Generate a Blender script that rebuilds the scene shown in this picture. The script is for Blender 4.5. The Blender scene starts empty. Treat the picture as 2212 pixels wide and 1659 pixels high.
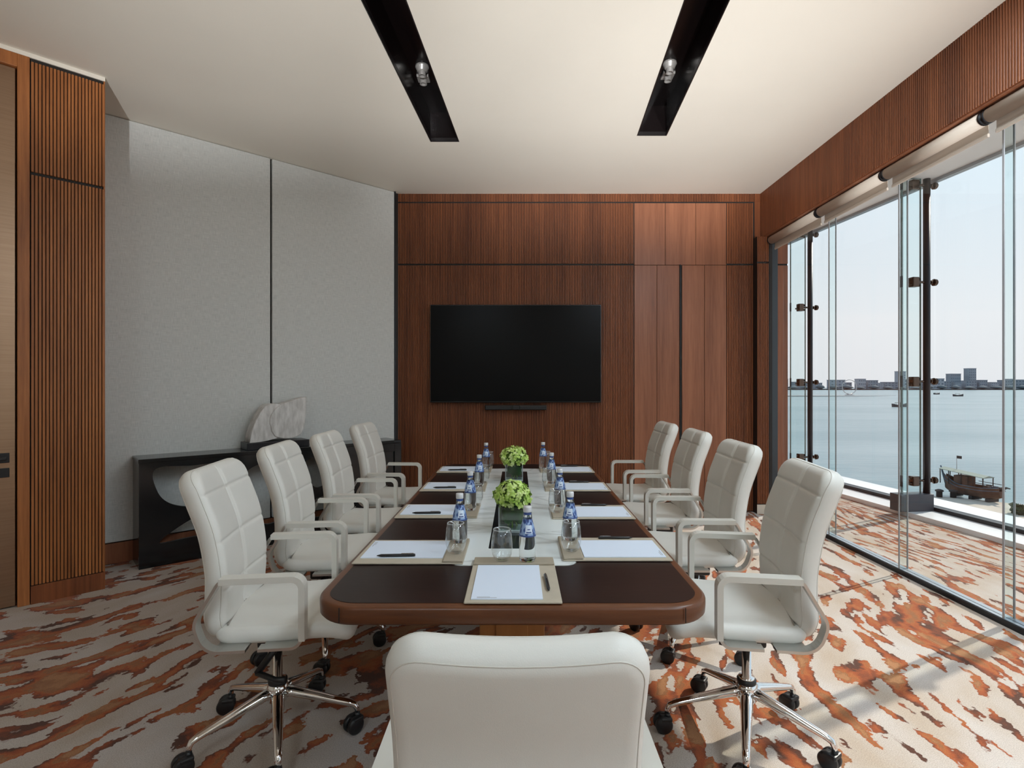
import bpy, bmesh, math, random
from mathutils import Vector, Matrix
R = math.radians
SC = bpy.context.scene
COL = SC.collection

# ------------------------------------------------------------------ camera
F_PX, CAM_H = 1175.0, 1.384
cam = bpy.data.cameras.new('camera')
cam.sensor_width = 36.0
cam.lens = F_PX / 2212.0 * 36.0
cam.shift_x = -(1118.0 - 1106.0) / 2212.0
cam.shift_y = (832.0 - 829.5) / 2212.0
cam.clip_start = 0.05
cam.clip_end = 9000
camo = bpy.data.objects.new('camera', cam)
COL.objects.link(camo)
camo.location = (0, 0, CAM_H)
camo.rotation_euler = (R(90), 0, 0)
SC.camera = camo

# ------------------------------------------------------------------ sky, sun, exposure
SKY = 0.98
w = bpy.data.worlds.new('sky')
SC.world = w
w.use_nodes = True
wn, wl = w.node_tree.nodes, w.node_tree.links
wn.clear()
wo = wn.new('ShaderNodeOutputWorld'); wb = wn.new('ShaderNodeBackground')
wt = wn.new('ShaderNodeTexCoord'); ws = wn.new('ShaderNodeSeparateXYZ'); wr = wn.new('ShaderNodeValToRGB')
wl.new(wt.outputs['Generated'], ws.inputs[0]); wl.new(ws.outputs['Z'], wr.inputs[0])
el = wr.color_ramp.elements
el[0].position = 0.0; el[0].color = (0.86, 0.87, 0.90, 1)
el[1].position = 1.0; el[1].color = (0.42, 0.66, 0.95, 1)
for p, c in ((0.10, (0.90, 0.92, 0.95, 1)), (0.30, (0.78, 0.90, 0.99, 1)), (0.5, (0.64, 0.82, 0.98, 1))):
    e = wr.color_ramp.elements.new(p); e.color = c
wl.new(wr.outputs[0], wb.inputs[0]); wb.inputs[1].default_value = SKY
wl.new(wb.outputs[0], wo.inputs[0])

sun = bpy.data.lights.new('sun', 'SUN')
sun.energy = 4.4
sun.angle = R(0.6)
sun.color = (1.0, 0.92, 0.80)
suno = bpy.data.objects.new('sun', sun)
COL.objects.link(suno)
SUN_EL = R(38)
sd = Vector((0.89 * math.cos(SUN_EL), 0.456 * math.cos(SUN_EL), math.sin(SUN_EL)))
suno.rotation_euler = sd.to_track_quat('Z', 'Y').to_euler()
suno.location = (12, 8, 10)

vs = SC.view_settings
vs.view_transform = 'Standard'; vs.look = 'None'; vs.gamma = 1.0
vs.use_curve_mapping = False
vs.exposure = 0.14

# ------------------------------------------------------------------ material helpers
MAT = {}
def new_mat(name):
    m = bpy.data.materials.new(name); m.use_nodes = True
    MAT[name] = m
    return m, m.node_tree.nodes, m.node_tree.links, m.node_tree.nodes['Principled BSDF']
def plain(name, col, rough=0.5, metal=0.0, spec=0.5, bump=0.0, bscale=200.0, var=0.0, vscale=8.0, coat=0.0):
    m, n, l, b = new_mat(name)
    b.inputs['Base Color'].default_value = (*col, 1)
    b.inputs['Roughness'].default_value = rough
    b.inputs['Metallic'].default_value = metal
    b.inputs['Specular IOR Level'].default_value = spec
    b.inputs['Coat Weight'].default_value = coat
    tc = n.new('ShaderNodeTexCoord')
    if var > 0:
        nz = n.new('ShaderNodeTexNoise'); nz.inputs['Scale'].default_value = vscale; nz.inputs['Detail'].default_value = 5
        l.new(tc.outputs['Object'], nz.inputs['Vector'])
        r = n.new('ShaderNodeValToRGB')
        r.color_ramp.elements[0].position = 0.3; r.color_ramp.elements[1].position = 0.7
        r.color_ramp.elements[0].color = (*[c * (1 - var) for c in col], 1)
        r.color_ramp.elements[1].color = (*[min(1, c * (1 + var)) for c in col], 1)
        l.new(nz.outputs['Fac'], r.inputs[0]); l.new(r.outputs[0], b.inputs['Base Color'])
    if bump > 0:
        nb = n.new('ShaderNodeTexNoise'); nb.inputs['Scale'].default_value = bscale; nb.inputs['Detail'].default_value = 3
        l.new(tc.outputs['Object'], nb.inputs['Vector'])
        bp = n.new('ShaderNodeBump'); bp.inputs['Strength'].default_value = bump; bp.inputs['Distance'].default_value = 0.002
        l.new(nb.outputs['Fac'], bp.inputs['Height']); l.new(bp.outputs[0], b.inputs['Normal'])
    return m
def wood(name, dark, light, stretch=(40, 40, 1.5), rough=0.42, spec=0.4, world=True):
    m, n, l, b = new_mat(name)
    g = n.new('ShaderNodeNewGeometry'); tc = n.new('ShaderNodeTexCoord')
    mp = n.new('ShaderNodeMapping'); mp.inputs['Scale'].default_value = stretch
    l.new(g.outputs['Position'] if world else tc.outputs['Object'], mp.inputs['Vector'])
    nz = n.new('ShaderNodeTexNoise'); nz.inputs['Scale'].default_value = 1.0; nz.inputs['Detail'].default_value = 6; nz.inputs['Roughness'].default_value = 0.65
    l.new(mp.outputs[0], nz.inputs['Vector'])
    mp2 = n.new('ShaderNodeMapping'); mp2.inputs['Scale'].default_value = [s * 0.12 for s in stretch]
    l.new(g.outputs['Position'] if world else tc.outputs['Object'], mp2.inputs['Vector'])
    n2 = n.new('ShaderNodeTexNoise'); n2.inputs['Scale'].default_value = 1.0; n2.inputs['Detail'].default_value = 2
    l.new(mp2.outputs[0], n2.inputs['Vector'])
    mx = n.new('ShaderNodeMath'); mx.operation = 'MULTIPLY_ADD'; mx.inputs[1].default_value = 0.55
    l.new(nz.outputs['Fac'], mx.inputs[0])
    m2 = n.new('ShaderNodeMath'); m2.operation = 'MULTIPLY'; m2.inputs[1].default_value = 0.45
    l.new(n2.outputs['Fac'], m2.inputs[0]); l.new(m2.outputs[0], mx.inputs[2])
    r = n.new('ShaderNodeValToRGB')
    r.color_ramp.elements[0].position = 0.33; r.color_ramp.elements[0].color = (*dark, 1)
    r.color_ramp.elements[1].position = 0.68; r.color_ramp.elements[1].color = (*light, 1)
    l.new(mx.outputs[0], r.inputs[0]); l.new(r.outputs[0], b.inputs['Base Color'])
    b.inputs['Roughness'].default_value = rough; b.inputs['Specular IOR Level'].default_value = spec
    bp = n.new('ShaderNodeBump'); bp.inputs['Strength'].default_value = 0.15; bp.inputs['Distance'].default_value = 0.001
    l.new(nz.outputs['Fac'], bp.inputs['Height']); l.new(bp.outputs[0], b.inputs['Normal'])
    return m
def clear_glass(name, tint, refl=1.0, ior=1.5):
    m, n, l, b = new_mat(name)
    n.remove(b)
    o = n['Material Output']
    t = n.new('ShaderNodeBsdfTransparent'); t.inputs[0].default_value = (*tint, 1)
    g = n.new('ShaderNodeBsdfGlossy'); g.inputs['Roughness'].default_value = 0.01; g.inputs[0].default_value = (1, 1, 1, 1)
    f = n.new('ShaderNodeFresnel'); gm = n.new('ShaderNodeNewGeometry'); im = n.new('ShaderNodeMapRange')
    im.inputs['To Min'].default_value = ior; im.inputs['To Max'].default_value = 1.0 / ior     # same reflectance on both faces
    l.new(gm.outputs['Backfacing'], im.inputs['Value']); l.new(im.outputs[0], f.inputs[0])
    k = n.new('ShaderNodeMath'); k.operation = 'MULTIPLY'; k.inputs[1].default_value = refl
    mx = n.new('ShaderNodeMixShader')
    l.new(f.outputs[0], k.inputs[0]); l.new(k.outputs[0], mx.inputs[0]); l.new(t.outputs[0], mx.inputs[1]); l.new(g.outputs[0], mx.inputs[2])
    l.new(mx.outputs[0], o.inputs[0])
    return m

wood('walnut', (0.115, 0.032, 0.011), (0.31, 0.10, 0.036))
wood('walnut_pier', (0.17, 0.054, 0.016), (0.50, 0.185, 0.056), stretch=(45, 45, 2.0))
wood('walnut_smooth', (0.20, 0.072, 0.036), (0.38, 0.150, 0.076), stretch=(60, 60, 2.5), rough=0.36)  # colour lifted for the window light the smooth boards reflect
wood('table_edge', (0.075, 0.024, 0.009), (0.175, 0.062, 0.023), stretch=(3, 3, 30), rough=0.32, world=False)
wood('table_veneer', (0.013, 0.007, 0.006), (0.026, 0.013, 0.011), stretch=(9, 60, 20), rough=0.33, spec=0.25, world=False)
wood('pedestal_wood', (0.30, 0.12, 0.035), (0.45, 0.20, 0.06), stretch=(30, 30, 3))
plain('groove_black', (0.012, 0.008, 0.006), 0.6)
plain('ceiling_paint', (0.80, 0.755, 0.665), 0.8, var=0.015, vscale=1.5)
plain('white_paint', (0.80, 0.79, 0.76), 0.6)
plain('rear_paint', (0.62, 0.56, 0.47), 0.7)
plain('white_sill', (0.80, 0.81, 0.83), 0.35, var=0.02)
plain('slot_black', (0.006, 0.004, 0.004), 0.22, spec=0.25)
plain('slot_trim', (0.012, 0.010, 0.010), 0.3)
plain('leather', (0.69, 0.675, 0.625), 0.42, spec=0.4, bump=0.12, bscale=420, var=0.02)
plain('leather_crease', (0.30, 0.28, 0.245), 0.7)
plain('glass_highlight', (0.70, 0.76, 0.78), 0.1)  # pale opaque tone, paints highlights on clear glass
plain('leather_seam', (0.60, 0.57, 0.51), 0.5)
plain('arm_cream', (0.62, 0.60, 0.54), 0.42)
plain('aluminium', (0.55, 0.55, 0.53), 0.28, metal=1.0)
plain('chrome', (0.86, 0.86, 0.86), 0.06, metal=1.0)
plain('black_plastic', (0.010, 0.010, 0.011), 0.42)
plain('caster_tread', (0.025, 0.027, 0.03), 0.5)
plain('lacquer_black', (0.008, 0.0095, 0.011), 0.16, spec=0.55)
plain('tv_screen', (0.0035, 0.0035, 0.004), 0.25, spec=0.12)
plain('tv_bezel', (0.006, 0.006, 0.007), 0.25)
plain('plinth_black', (0.012, 0.012, 0.015), 0.3)
plain('pad_leather', (0.46, 0.405, 0.315), 0.6, bump=0.2, bscale=500, var=0.04, vscale=30)
plain('tray_leather', (0.36, 0.31, 0.235), 0.6, bump=0.2, bscale=500, var=0.04, vscale=30)
plain('paper', (0.67, 0.745, 0.86), 0.75)  # white sheets, cool window light tinted into the colour
plain('print_grey', (0.42, 0.44, 0.48), 0.8)
plain('pen_black', (0.010, 0.010, 0.012), 0.3)
plain('pen_silver', (0.6, 0.6, 0.62), 0.25, metal=1.0)
plain('cap_white', (0.68, 0.69, 0.70), 0.35, metal=0.25)
plain('label_blue', (0.03, 0.065, 0.22), 0.45)
plain('label_pale', (0.62, 0.70, 0.80), 0.5)
plain('leaf_dark', (0.018, 0.06, 0.012), 0.35, var=0.4, vscale=40)
plain('bloom_green', (0.12, 0.22, 0.03), 0.6)
plain('stem_green', (0.24, 0.36, 0.08), 0.5)
plain('dark_metal', (0.014, 0.016, 0.020), 0.35, metal=0.4)
plain('grey_metal', (0.055, 0.065, 0.075), 0.35, metal=0.5)
plain('track_grey', (0.34, 0.38, 0.42), 0.35, metal=0.5)
plain('base_box_grey', (0.055, 0.06, 0.075), 0.45)
plain('bronze_fitting', (0.10, 0.075, 0.06), 0.18, metal=1.0)
plain('glass_edge', (0.16, 0.26, 0.26), 0.25)
plain('glass_edge_grey', (0.34, 0.36, 0.38), 0.3)
plain('blind_fabric', (0.52, 0.45, 0.38), 0.75, bump=0.2, bscale=600)
plain('spot_silver', (0.36, 0.34, 0.32), 0.35, metal=0.3)
plain('bush', (0.03, 0.05, 0.012), 0.8, var=0.5, vscale=1.2)
plain('sand', (0.50, 0.42, 0.34), 0.9, var=0.12, vscale=0.3)
plain('dhow_wood', (0.075, 0.042, 0.028), 0.8, var=0.5, vscale=0.9)
plain('dhow_grey', (0.07, 0.10, 0.13), 0.8, var=0.3, vscale=0.9)
plain('dhow_canvas', (0.26, 0.29, 0.24), 0.8, var=0.1)
plain('dhow_dark', (0.018, 0.018, 0.018), 0.8)
plain('boat_dark', (0.05, 0.055, 0.06), 0.8)
plain('city_grey', (0.25, 0.28, 0.32), 0.9, var=0.15, vscale=0.03)  # far-town greys tinted blue, distance haze mixed into the colour
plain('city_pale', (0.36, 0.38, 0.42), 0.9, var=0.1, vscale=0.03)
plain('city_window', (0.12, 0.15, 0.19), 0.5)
plain('haze_green', (0.10, 0.125, 0.14), 0.9, var=0.3, vscale=0.02)  # trees and shore greyed towards blue, haze put into the colour
plain('spit_stone', (0.36, 0.34, 0.33), 0.9, var=0.15, vscale=0.05)
plain('ring_steel', (0.45, 0.42, 0.40), 0.4)
clear_glass('pane_glass', (0.985, 0.993, 0.992), 0.6)
clear_glass('pane_glass_outer', (0.982, 0.99, 0.992), 0.5)
clear_glass('fin_glass', (0.93, 0.975, 0.97), 0.35)
clear_glass('table_glass', (0.975, 0.985, 0.987), 1.3)
clear_glass('vase_glass', (0.90, 0.95, 0.94), 1.3)

def build_special():
    # brushed bronze of the door
    m, n, l, b = new_mat('bronze_door')
    b.inputs['Metallic'].default_value = 0.9; b.inputs['Roughness'].default_value = 0.33
    g = n.new('ShaderNodeNewGeometry'); mp = n.new('ShaderNodeMapping'); mp.inputs['Scale'].default_value = (2, 2, 160)
    nz = n.new('ShaderNodeTexNoise'); nz.inputs['Scale'].default_value = 1; nz.inputs['Detail'].default_value = 4
    r = n.new('ShaderNodeValToRGB'); r.color_ramp.elements[0].color = (0.30, 0.19, 0.12, 1); r.color_ramp.elements[1].color = (0.44, 0.30, 0.20, 1)
    l.new(g.outputs['Position'], mp.inputs[0]); l.new(mp.outputs[0], nz.inputs[0]); l.new(nz.outputs['Fac'], r.inputs[0]); l.new(r.outputs[0], b.inputs['Base Color'])
    # woven wall fabric
    m, n, l, b = new_mat('wall_fabric')
    tc = n.new('ShaderNodeTexCoord')
    acc = None
    for sc in ((260, 1, 18), (14, 1, 320)):
        mp = n.new('ShaderNodeMapping'); mp.inputs['Scale'].default_value = sc
        nz = n.new('ShaderNodeTexNoise'); nz.inputs['Scale'].default_value = 1.0; nz.inputs['Detail'].default_value = 3
        l.new(tc.outputs['Object'], mp.inputs[0]); l.new(mp.outputs[0], nz.inputs[0])
        if acc is None: acc = nz.outputs['Fac']
        else:
            a = n.new('ShaderNodeMath'); a.operation = 'ADD'; l.new(acc, a.inputs[0]); l.new(nz.outputs['Fac'], a.inputs[1]); acc = a.outputs[0]
    h = n.new('ShaderNodeMath'); h.operation = 'MULTIPLY'; h.inputs[1].default_value = 0.5; l.new(acc, h.inputs[0])
    r = n.new('ShaderNodeValToRGB'); r.color_ramp.elements[0].position = 0.36; r.color_ramp.elements[1].position = 0.64
    r.color_ramp.elements[0].color = (0.54, 0.56, 0.545, 1); r.color_ramp.elements[1].color = (0.72, 0.735, 0.715, 1)
    l.new(h.outputs[0], r.inputs[0]); l.new(r.outputs[0], b.inputs['Base Color'])
    b.inputs['Roughness'].default_value = 0.9; b.inputs['Specular IOR Level'].default_value = 0.1
    bp = n.new('ShaderNodeBump'); bp.inputs['Strength'].default_value = 0.25; bp.inputs['Distance'].default_value = 0.002
    l.new(h.outputs[0], bp.inputs['Height']); l.new(bp.outputs[0], b.inputs['Normal'])
    # white marble
    m, n, l, b = new_mat('marble')
    tc = n.new('ShaderNodeTexCoord'); mp = n.new('ShaderNodeMapping'); mp.inputs['Scale'].default_value = (1.0, 2.6, 1); mp.inputs['Rotation'].default_value = (0, 0, 0.12)
    nz = n.new('ShaderNodeTexNoise'); nz.inputs['Scale'].default_value = 1.6; nz.inputs['Detail'].default_value = 8; nz.inputs['Distortion'].default_value = 0.8
    l.new(tc.outputs['Object'], mp.inputs[0]); l.new(mp.outputs[0], nz.inputs[0])
    r = n.new('ShaderNodeValToRGB'); e = r.color_ramp.elements
    e[0].position = 0.0; e[0].color = (0.80, 0.845, 0.84, 1); e[1].position = 1.0; e[1].color = (0.80, 0.845, 0.84, 1)
    for p, c in ((0.46, (0.80, 0.845, 0.84, 1)), (0.495, (0.60, 0.63, 0.62, 1)), (0.53, (0.80, 0.845, 0.84, 1))):
        q = e.new(p); q.color = c
    l.new(nz.outputs['Fac'], r.inputs[0]); l.new(r.outputs[0], b.inputs['Base Color']); b.inputs['Roughness'].default_value = 0.12
    # sculpture stone
    m, n, l, b = new_mat('sculpture_stone')
    tc = n.new('ShaderNodeTexCoord'); mp = n.new('ShaderNodeMapping'); mp.inputs['Scale'].default_value = (30, 30, 9)
    nz = n.new('ShaderNodeTexNoise'); nz.inputs['Scale'].default_value = 1; nz.inputs['Detail'].default_value = 6
    l.new(tc.outputs['Object'], mp.inputs[0]); l.new(mp.outputs[0], nz.inputs[0])
    r = n.new('ShaderNodeValToRGB'); r.color_ramp.elements[0].position = 0.35; r.color_ramp.elements[1].position = 0.7
    r.color_ramp.elements[0].color = (0.50, 0.49, 0.47, 1); r.color_ramp.elements[1].color = (0.76, 0.75, 0.73, 1)
    l.new(nz.outputs['Fac'], r.inputs[0]); l.new(r.outputs[0], b.inputs['Base Color']); b.inputs['Roughness'].default_value = 0.65
    # hydrangea petals
    m, n, l, b = new_mat('petal_green')
    tc = n.new('ShaderNodeTexCoord'); nz = n.new('ShaderNodeTexNoise'); nz.inputs['Scale'].default_value = 38; nz.inputs['Detail'].default_value = 2
    l.new(tc.outputs['Object'], nz.inputs[0])
    r = n.new('ShaderNodeValToRGB'); e = r.color_ramp.elements
    e[0].position = 0.3; e[0].color = (0.26, 0.42, 0.05, 1); e[1].position = 0.66; e[1].color = (0.70, 0.80, 0.38, 1)
    q = e.new(0.5); q.color = (0.44, 0.62, 0.13, 1)
    l.new(nz.outputs['Fac'], r.inputs[0]); l.new(r.outputs[0], b.inputs['Base Color']); b.inputs['Roughness'].default_value = 0.55
    b.inputs['Subsurface Weight'].default_value = 0.0
    # bottled water (clear, filled)
    m, n, l, b = new_mat('bottle_water')
    b.inputs['Base Color'].default_value = (0.95, 0.985, 0.985, 1); b.inputs['Transmission Weight'].default_value = 1.0
    b.inputs['IOR'].default_value = 1.35; b.inputs['Roughness'].default_value = 0.0
    # printed bottle label
    m, n, l, b = new_mat('bottle_label')
    tc = n.new('ShaderNodeTexCoord'); mp = n.new('ShaderNodeMapping'); mp.inputs['Scale'].default_value = (90, 90, 55)
    vz = n.new('ShaderNodeTexVoronoi'); vz.inputs['Scale'].default_value = 1.0
    l.new(tc.outputs['Object'], mp.inputs[0]); l.new(mp.outputs[0], vz.inputs[0])
    r = n.new('ShaderNodeValToRGB'); r.color_ramp.interpolation = 'CONSTANT'; e = r.color_ramp.elements
    e[0].position = 0; e[0].color = (0.025, 0.05, 0.17, 1); e[1].position = 0.52; e[1].color = (0.28, 0.40, 0.62, 1)
    q = e.new(0.36); q.color = (0.06, 0.12, 0.33, 1)
    l.new(vz.outputs['Distance'], r.inputs[0]); l.new(r.outputs[0], b.inputs['Base Color']); b.inputs['Roughness'].default_value = 0.4
    # sea
    m, n, l, b = new_mat('sea_water')
    b.inputs['Base Color'].default_value = (0.16, 0.30, 0.33, 1); b.inputs['Roughness'].default_value = 0.28; b.inputs['IOR'].default_value = 1.33
    g = n.new('ShaderNodeNewGeometry'); mp = n.new('ShaderNodeMapping'); mp.inputs['Scale'].default_value = (0.10, 0.42, 1)
    nz = n.new('ShaderNodeTexNoise'); nz.inputs['Scale'].default_value = 1; nz.inputs['Detail'].default_value = 6
    l.new(g.outputs['Position'], mp.inputs[0]); l.new(mp.outputs[0], nz.inputs[0])
    bp = n.new('ShaderNodeBump'); bp.inputs['Strength'].default_value = 0.35; bp.inputs['Distance'].default_value = 1.2
    l.new(nz.outputs['Fac'], bp.inputs['Height']); l.new(bp.outputs[0], b.inputs['Normal'])
    mp2 = n.new('ShaderNodeMapping'); mp2.inputs['Scale'].default_value = (0.008, 0.03, 1)
    n2 = n.new('ShaderNodeTexNoise'); n2.inputs['Scale'].default_value = 1; n2.inputs['Detail'].default_value = 4
    l.new(g.outputs['Position'], mp2.inputs[0]); l.new(mp2.outputs[0], n2.inputs[0])
    r = n.new('ShaderNodeValToRGB'); r.color_ramp.elements[0].position = 0.35; r.color_ramp.elements[1].position = 0.7
    r.color_ramp.elements[0].color = (0.17, 0.24, 0.26, 1); r.color_ramp.elements[1].color = (0.27, 0.33, 0.345, 1)
    l.new(n2.outputs['Fac'], r.inputs[0]); l.new(r.outputs[0], b.inputs['Base Color'])
    # carpet: rust and orange brush strokes that fan out from one point, on pale beige
    m, n, l, b = new_mat('carpet')
    b.inputs['Roughness'].default_value = 0.95; b.inputs['Specular IOR Level'].default_value = 0.05
    b.inputs['Sheen Weight'].default_value = 0.15
    def math_(op, a, c=None, d=None):
        q = n.new('ShaderNodeMath'); q.operation = op
        for i, v in enumerate((a, c, d)):
            if v is None: continue
            if isinstance(v, (int, float)): q.inputs[i].default_value = v
            else: l.new(v, q.inputs[i])
        return q.outputs[0]
    g = n.new('ShaderNodeNewGeometry'); sp = n.new('ShaderNodeSeparateXYZ'); l.new(g.outputs['Position'], sp.inputs[0])
    rag = n.new('ShaderNodeTexNoise'); rag.inputs['Scale'].default_value = 42; rag.inputs['Detail'].default_value = 2
    l.new(g.outputs['Position'], rag.inputs[0])
    rs = n.new('ShaderNodeSeparateColor'); l.new(rag.outputs['Color'], rs.inputs[0])
    wob = n.new('ShaderNodeTexNoise'); wob.inputs['Scale'].default_value = 0.9; wob.inputs['Detail'].default_value = 1
    l.new(g.outputs['Position'], wob.inputs[0])
    wv = n.new('ShaderNodeSeparateColor'); l.new(wob.outputs['Color'], wv.inputs[0])
    dx = math_('SUBTRACT', sp.outputs[0], 3.4); dy = math_('SUBTRACT', 10.0, sp.outputs[1])
    rad = math_('SQRT', math_('ADD', math_('MULTIPLY', dx, dx), math_('MULTIPLY', dy, dy)))
    ang = math_('ARCTAN2', dx, dy)
    u = math_('ADD', rad, math_('MULTIPLY', math_('SUBTRACT', rs.outputs[0], 0.5), 0.10))
    v = math_('ADD', math_('MULTIPLY', ang, 8.0), math_('MULTIPLY', math_('SUBTRACT', rs.outputs[1], 0.5), 0.035))
    v = math_('ADD', v, math_('MULTIPLY', math_('SUBTRACT', wv.outputs[0], 0.5), 0.6))
    def layer(su, sv, off, detail=1.0):
        cv = n.new('ShaderNodeCombineXYZ')
        l.new(math_('MULTIPLY', u, su), cv.inputs[0]); l.new(math_('MULTIPLY', v, sv), cv.inputs[1]); cv.inputs[2].default_value = off
        nz = n.new('ShaderNodeTexNoise'); nz.inputs['Scale'].default_value = 1.0; nz.inputs['Detail'].default_value = detail
        l.new(cv.outputs[0], nz.inputs[0])
        return nz.outputs['Fac']
    dash = layer(4.8, 11.5, 0.0, 1.5)
    row = layer(1.1, 9.5, 5.3, 0.5)
    big = layer(0.8, 1.6, 11.0, 1.0)
    fld = math_('ADD', math_('ADD', math_('MULTIPLY', dash, 0.85), math_('MULTIPLY', row, 0.42)), math_('MULTIPLY', big, 0.25))
    mask = n.new('ShaderNodeMapRange'); mask.interpolation_type = 'SMOOTHSTEP'
    mask.inputs['From Min'].default_value = 0.772; mask.inputs['From Max'].default_value = 0.792
    l.new(fld, mask.inputs['Value'])
    hue = layer(5.0, 8.0, 21.0, 1.5)
    hr = n.new('ShaderNodeValToRGB'); e = hr.color_ramp.elements
    e[0].position = 0.34; e[0].color = (0.085, 0.032, 0.018, 1); e[1].position = 0.70; e[1].color = (0.36, 0.165, 0.07, 1)
    for p, c in ((0.43, (0.20, 0.050, 0.018, 1)), (0.50, (0.31, 0.073, 0.02, 1)), (0.58, (0.36, 0.11, 0.032, 1)), (0.63, (0.25, 0.105, 0.042, 1))):
        q = e.new(p); q.color = c
    core = math_('MINIMUM', math_('MULTIPLY', math_('SUBTRACT', fld, 0.835), 1.6), 0.10)
    l.new(math_('ADD', hue, core), hr.inputs[0])
    bl = layer(1.6, 3.5, 31.0, 3.0)
    br = n.new('ShaderNodeValToRGB'); e = br.color_ramp.elements
    e[0].position = 0.3; e[0].color = (0.42, 0.335, 0.26, 1); e[1].position = 0.7; e[1].color = (0.52, 0.475, 0.445, 1)
    l.new(bl, br.inputs[0])
    mx = n.new('ShaderNodeMix'); mx.data_type = 'RGBA'
    l.new(mask.outputs[0], mx.inputs[0]); l.new(br.outputs[0], mx.inputs[6]); l.new(hr.outputs[0], mx.inputs[7])
    fine = n.new('ShaderNodeTexNoise'); fine.inputs['Scale'].default_value = 260; fine.inputs['Detail'].default_value = 1
    l.new(g.outputs['Position'], fine.inputs[0])
    fr = n.new('ShaderNodeMapRange'); fr.inputs['From Min'].default_value = 0.3; fr.inputs['From Max'].default_value = 0.7
    fr.inputs['To Min'].default_value = 0.78; fr.inputs['To Max'].default_value = 1.12
    l.new(fine.outputs['Fac'], fr.inputs['Value'])
    m2 = n.new('ShaderNodeMix'); m2.data_type = 'RGBA'; m2.blend_type = 'MULTIPLY'; m2.inputs[0].default_value = 1.0
    l.new(mx.outputs[2], m2.inputs[6]); l.new(fr.outputs[0], m2.inputs[7])
    l.new(m2.outputs[2], b.inputs['Base Color'])
    bp = n.new('ShaderNodeBump'); bp.inputs['Strength'].default_value = 0.5; bp.inputs['Distance'].default_value = 0.003
    l.new(fine.outputs['Fac'], bp.inputs['Height']); l.new(bp.outputs[0], b.inputs['Normal'])
build_special()

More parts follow.
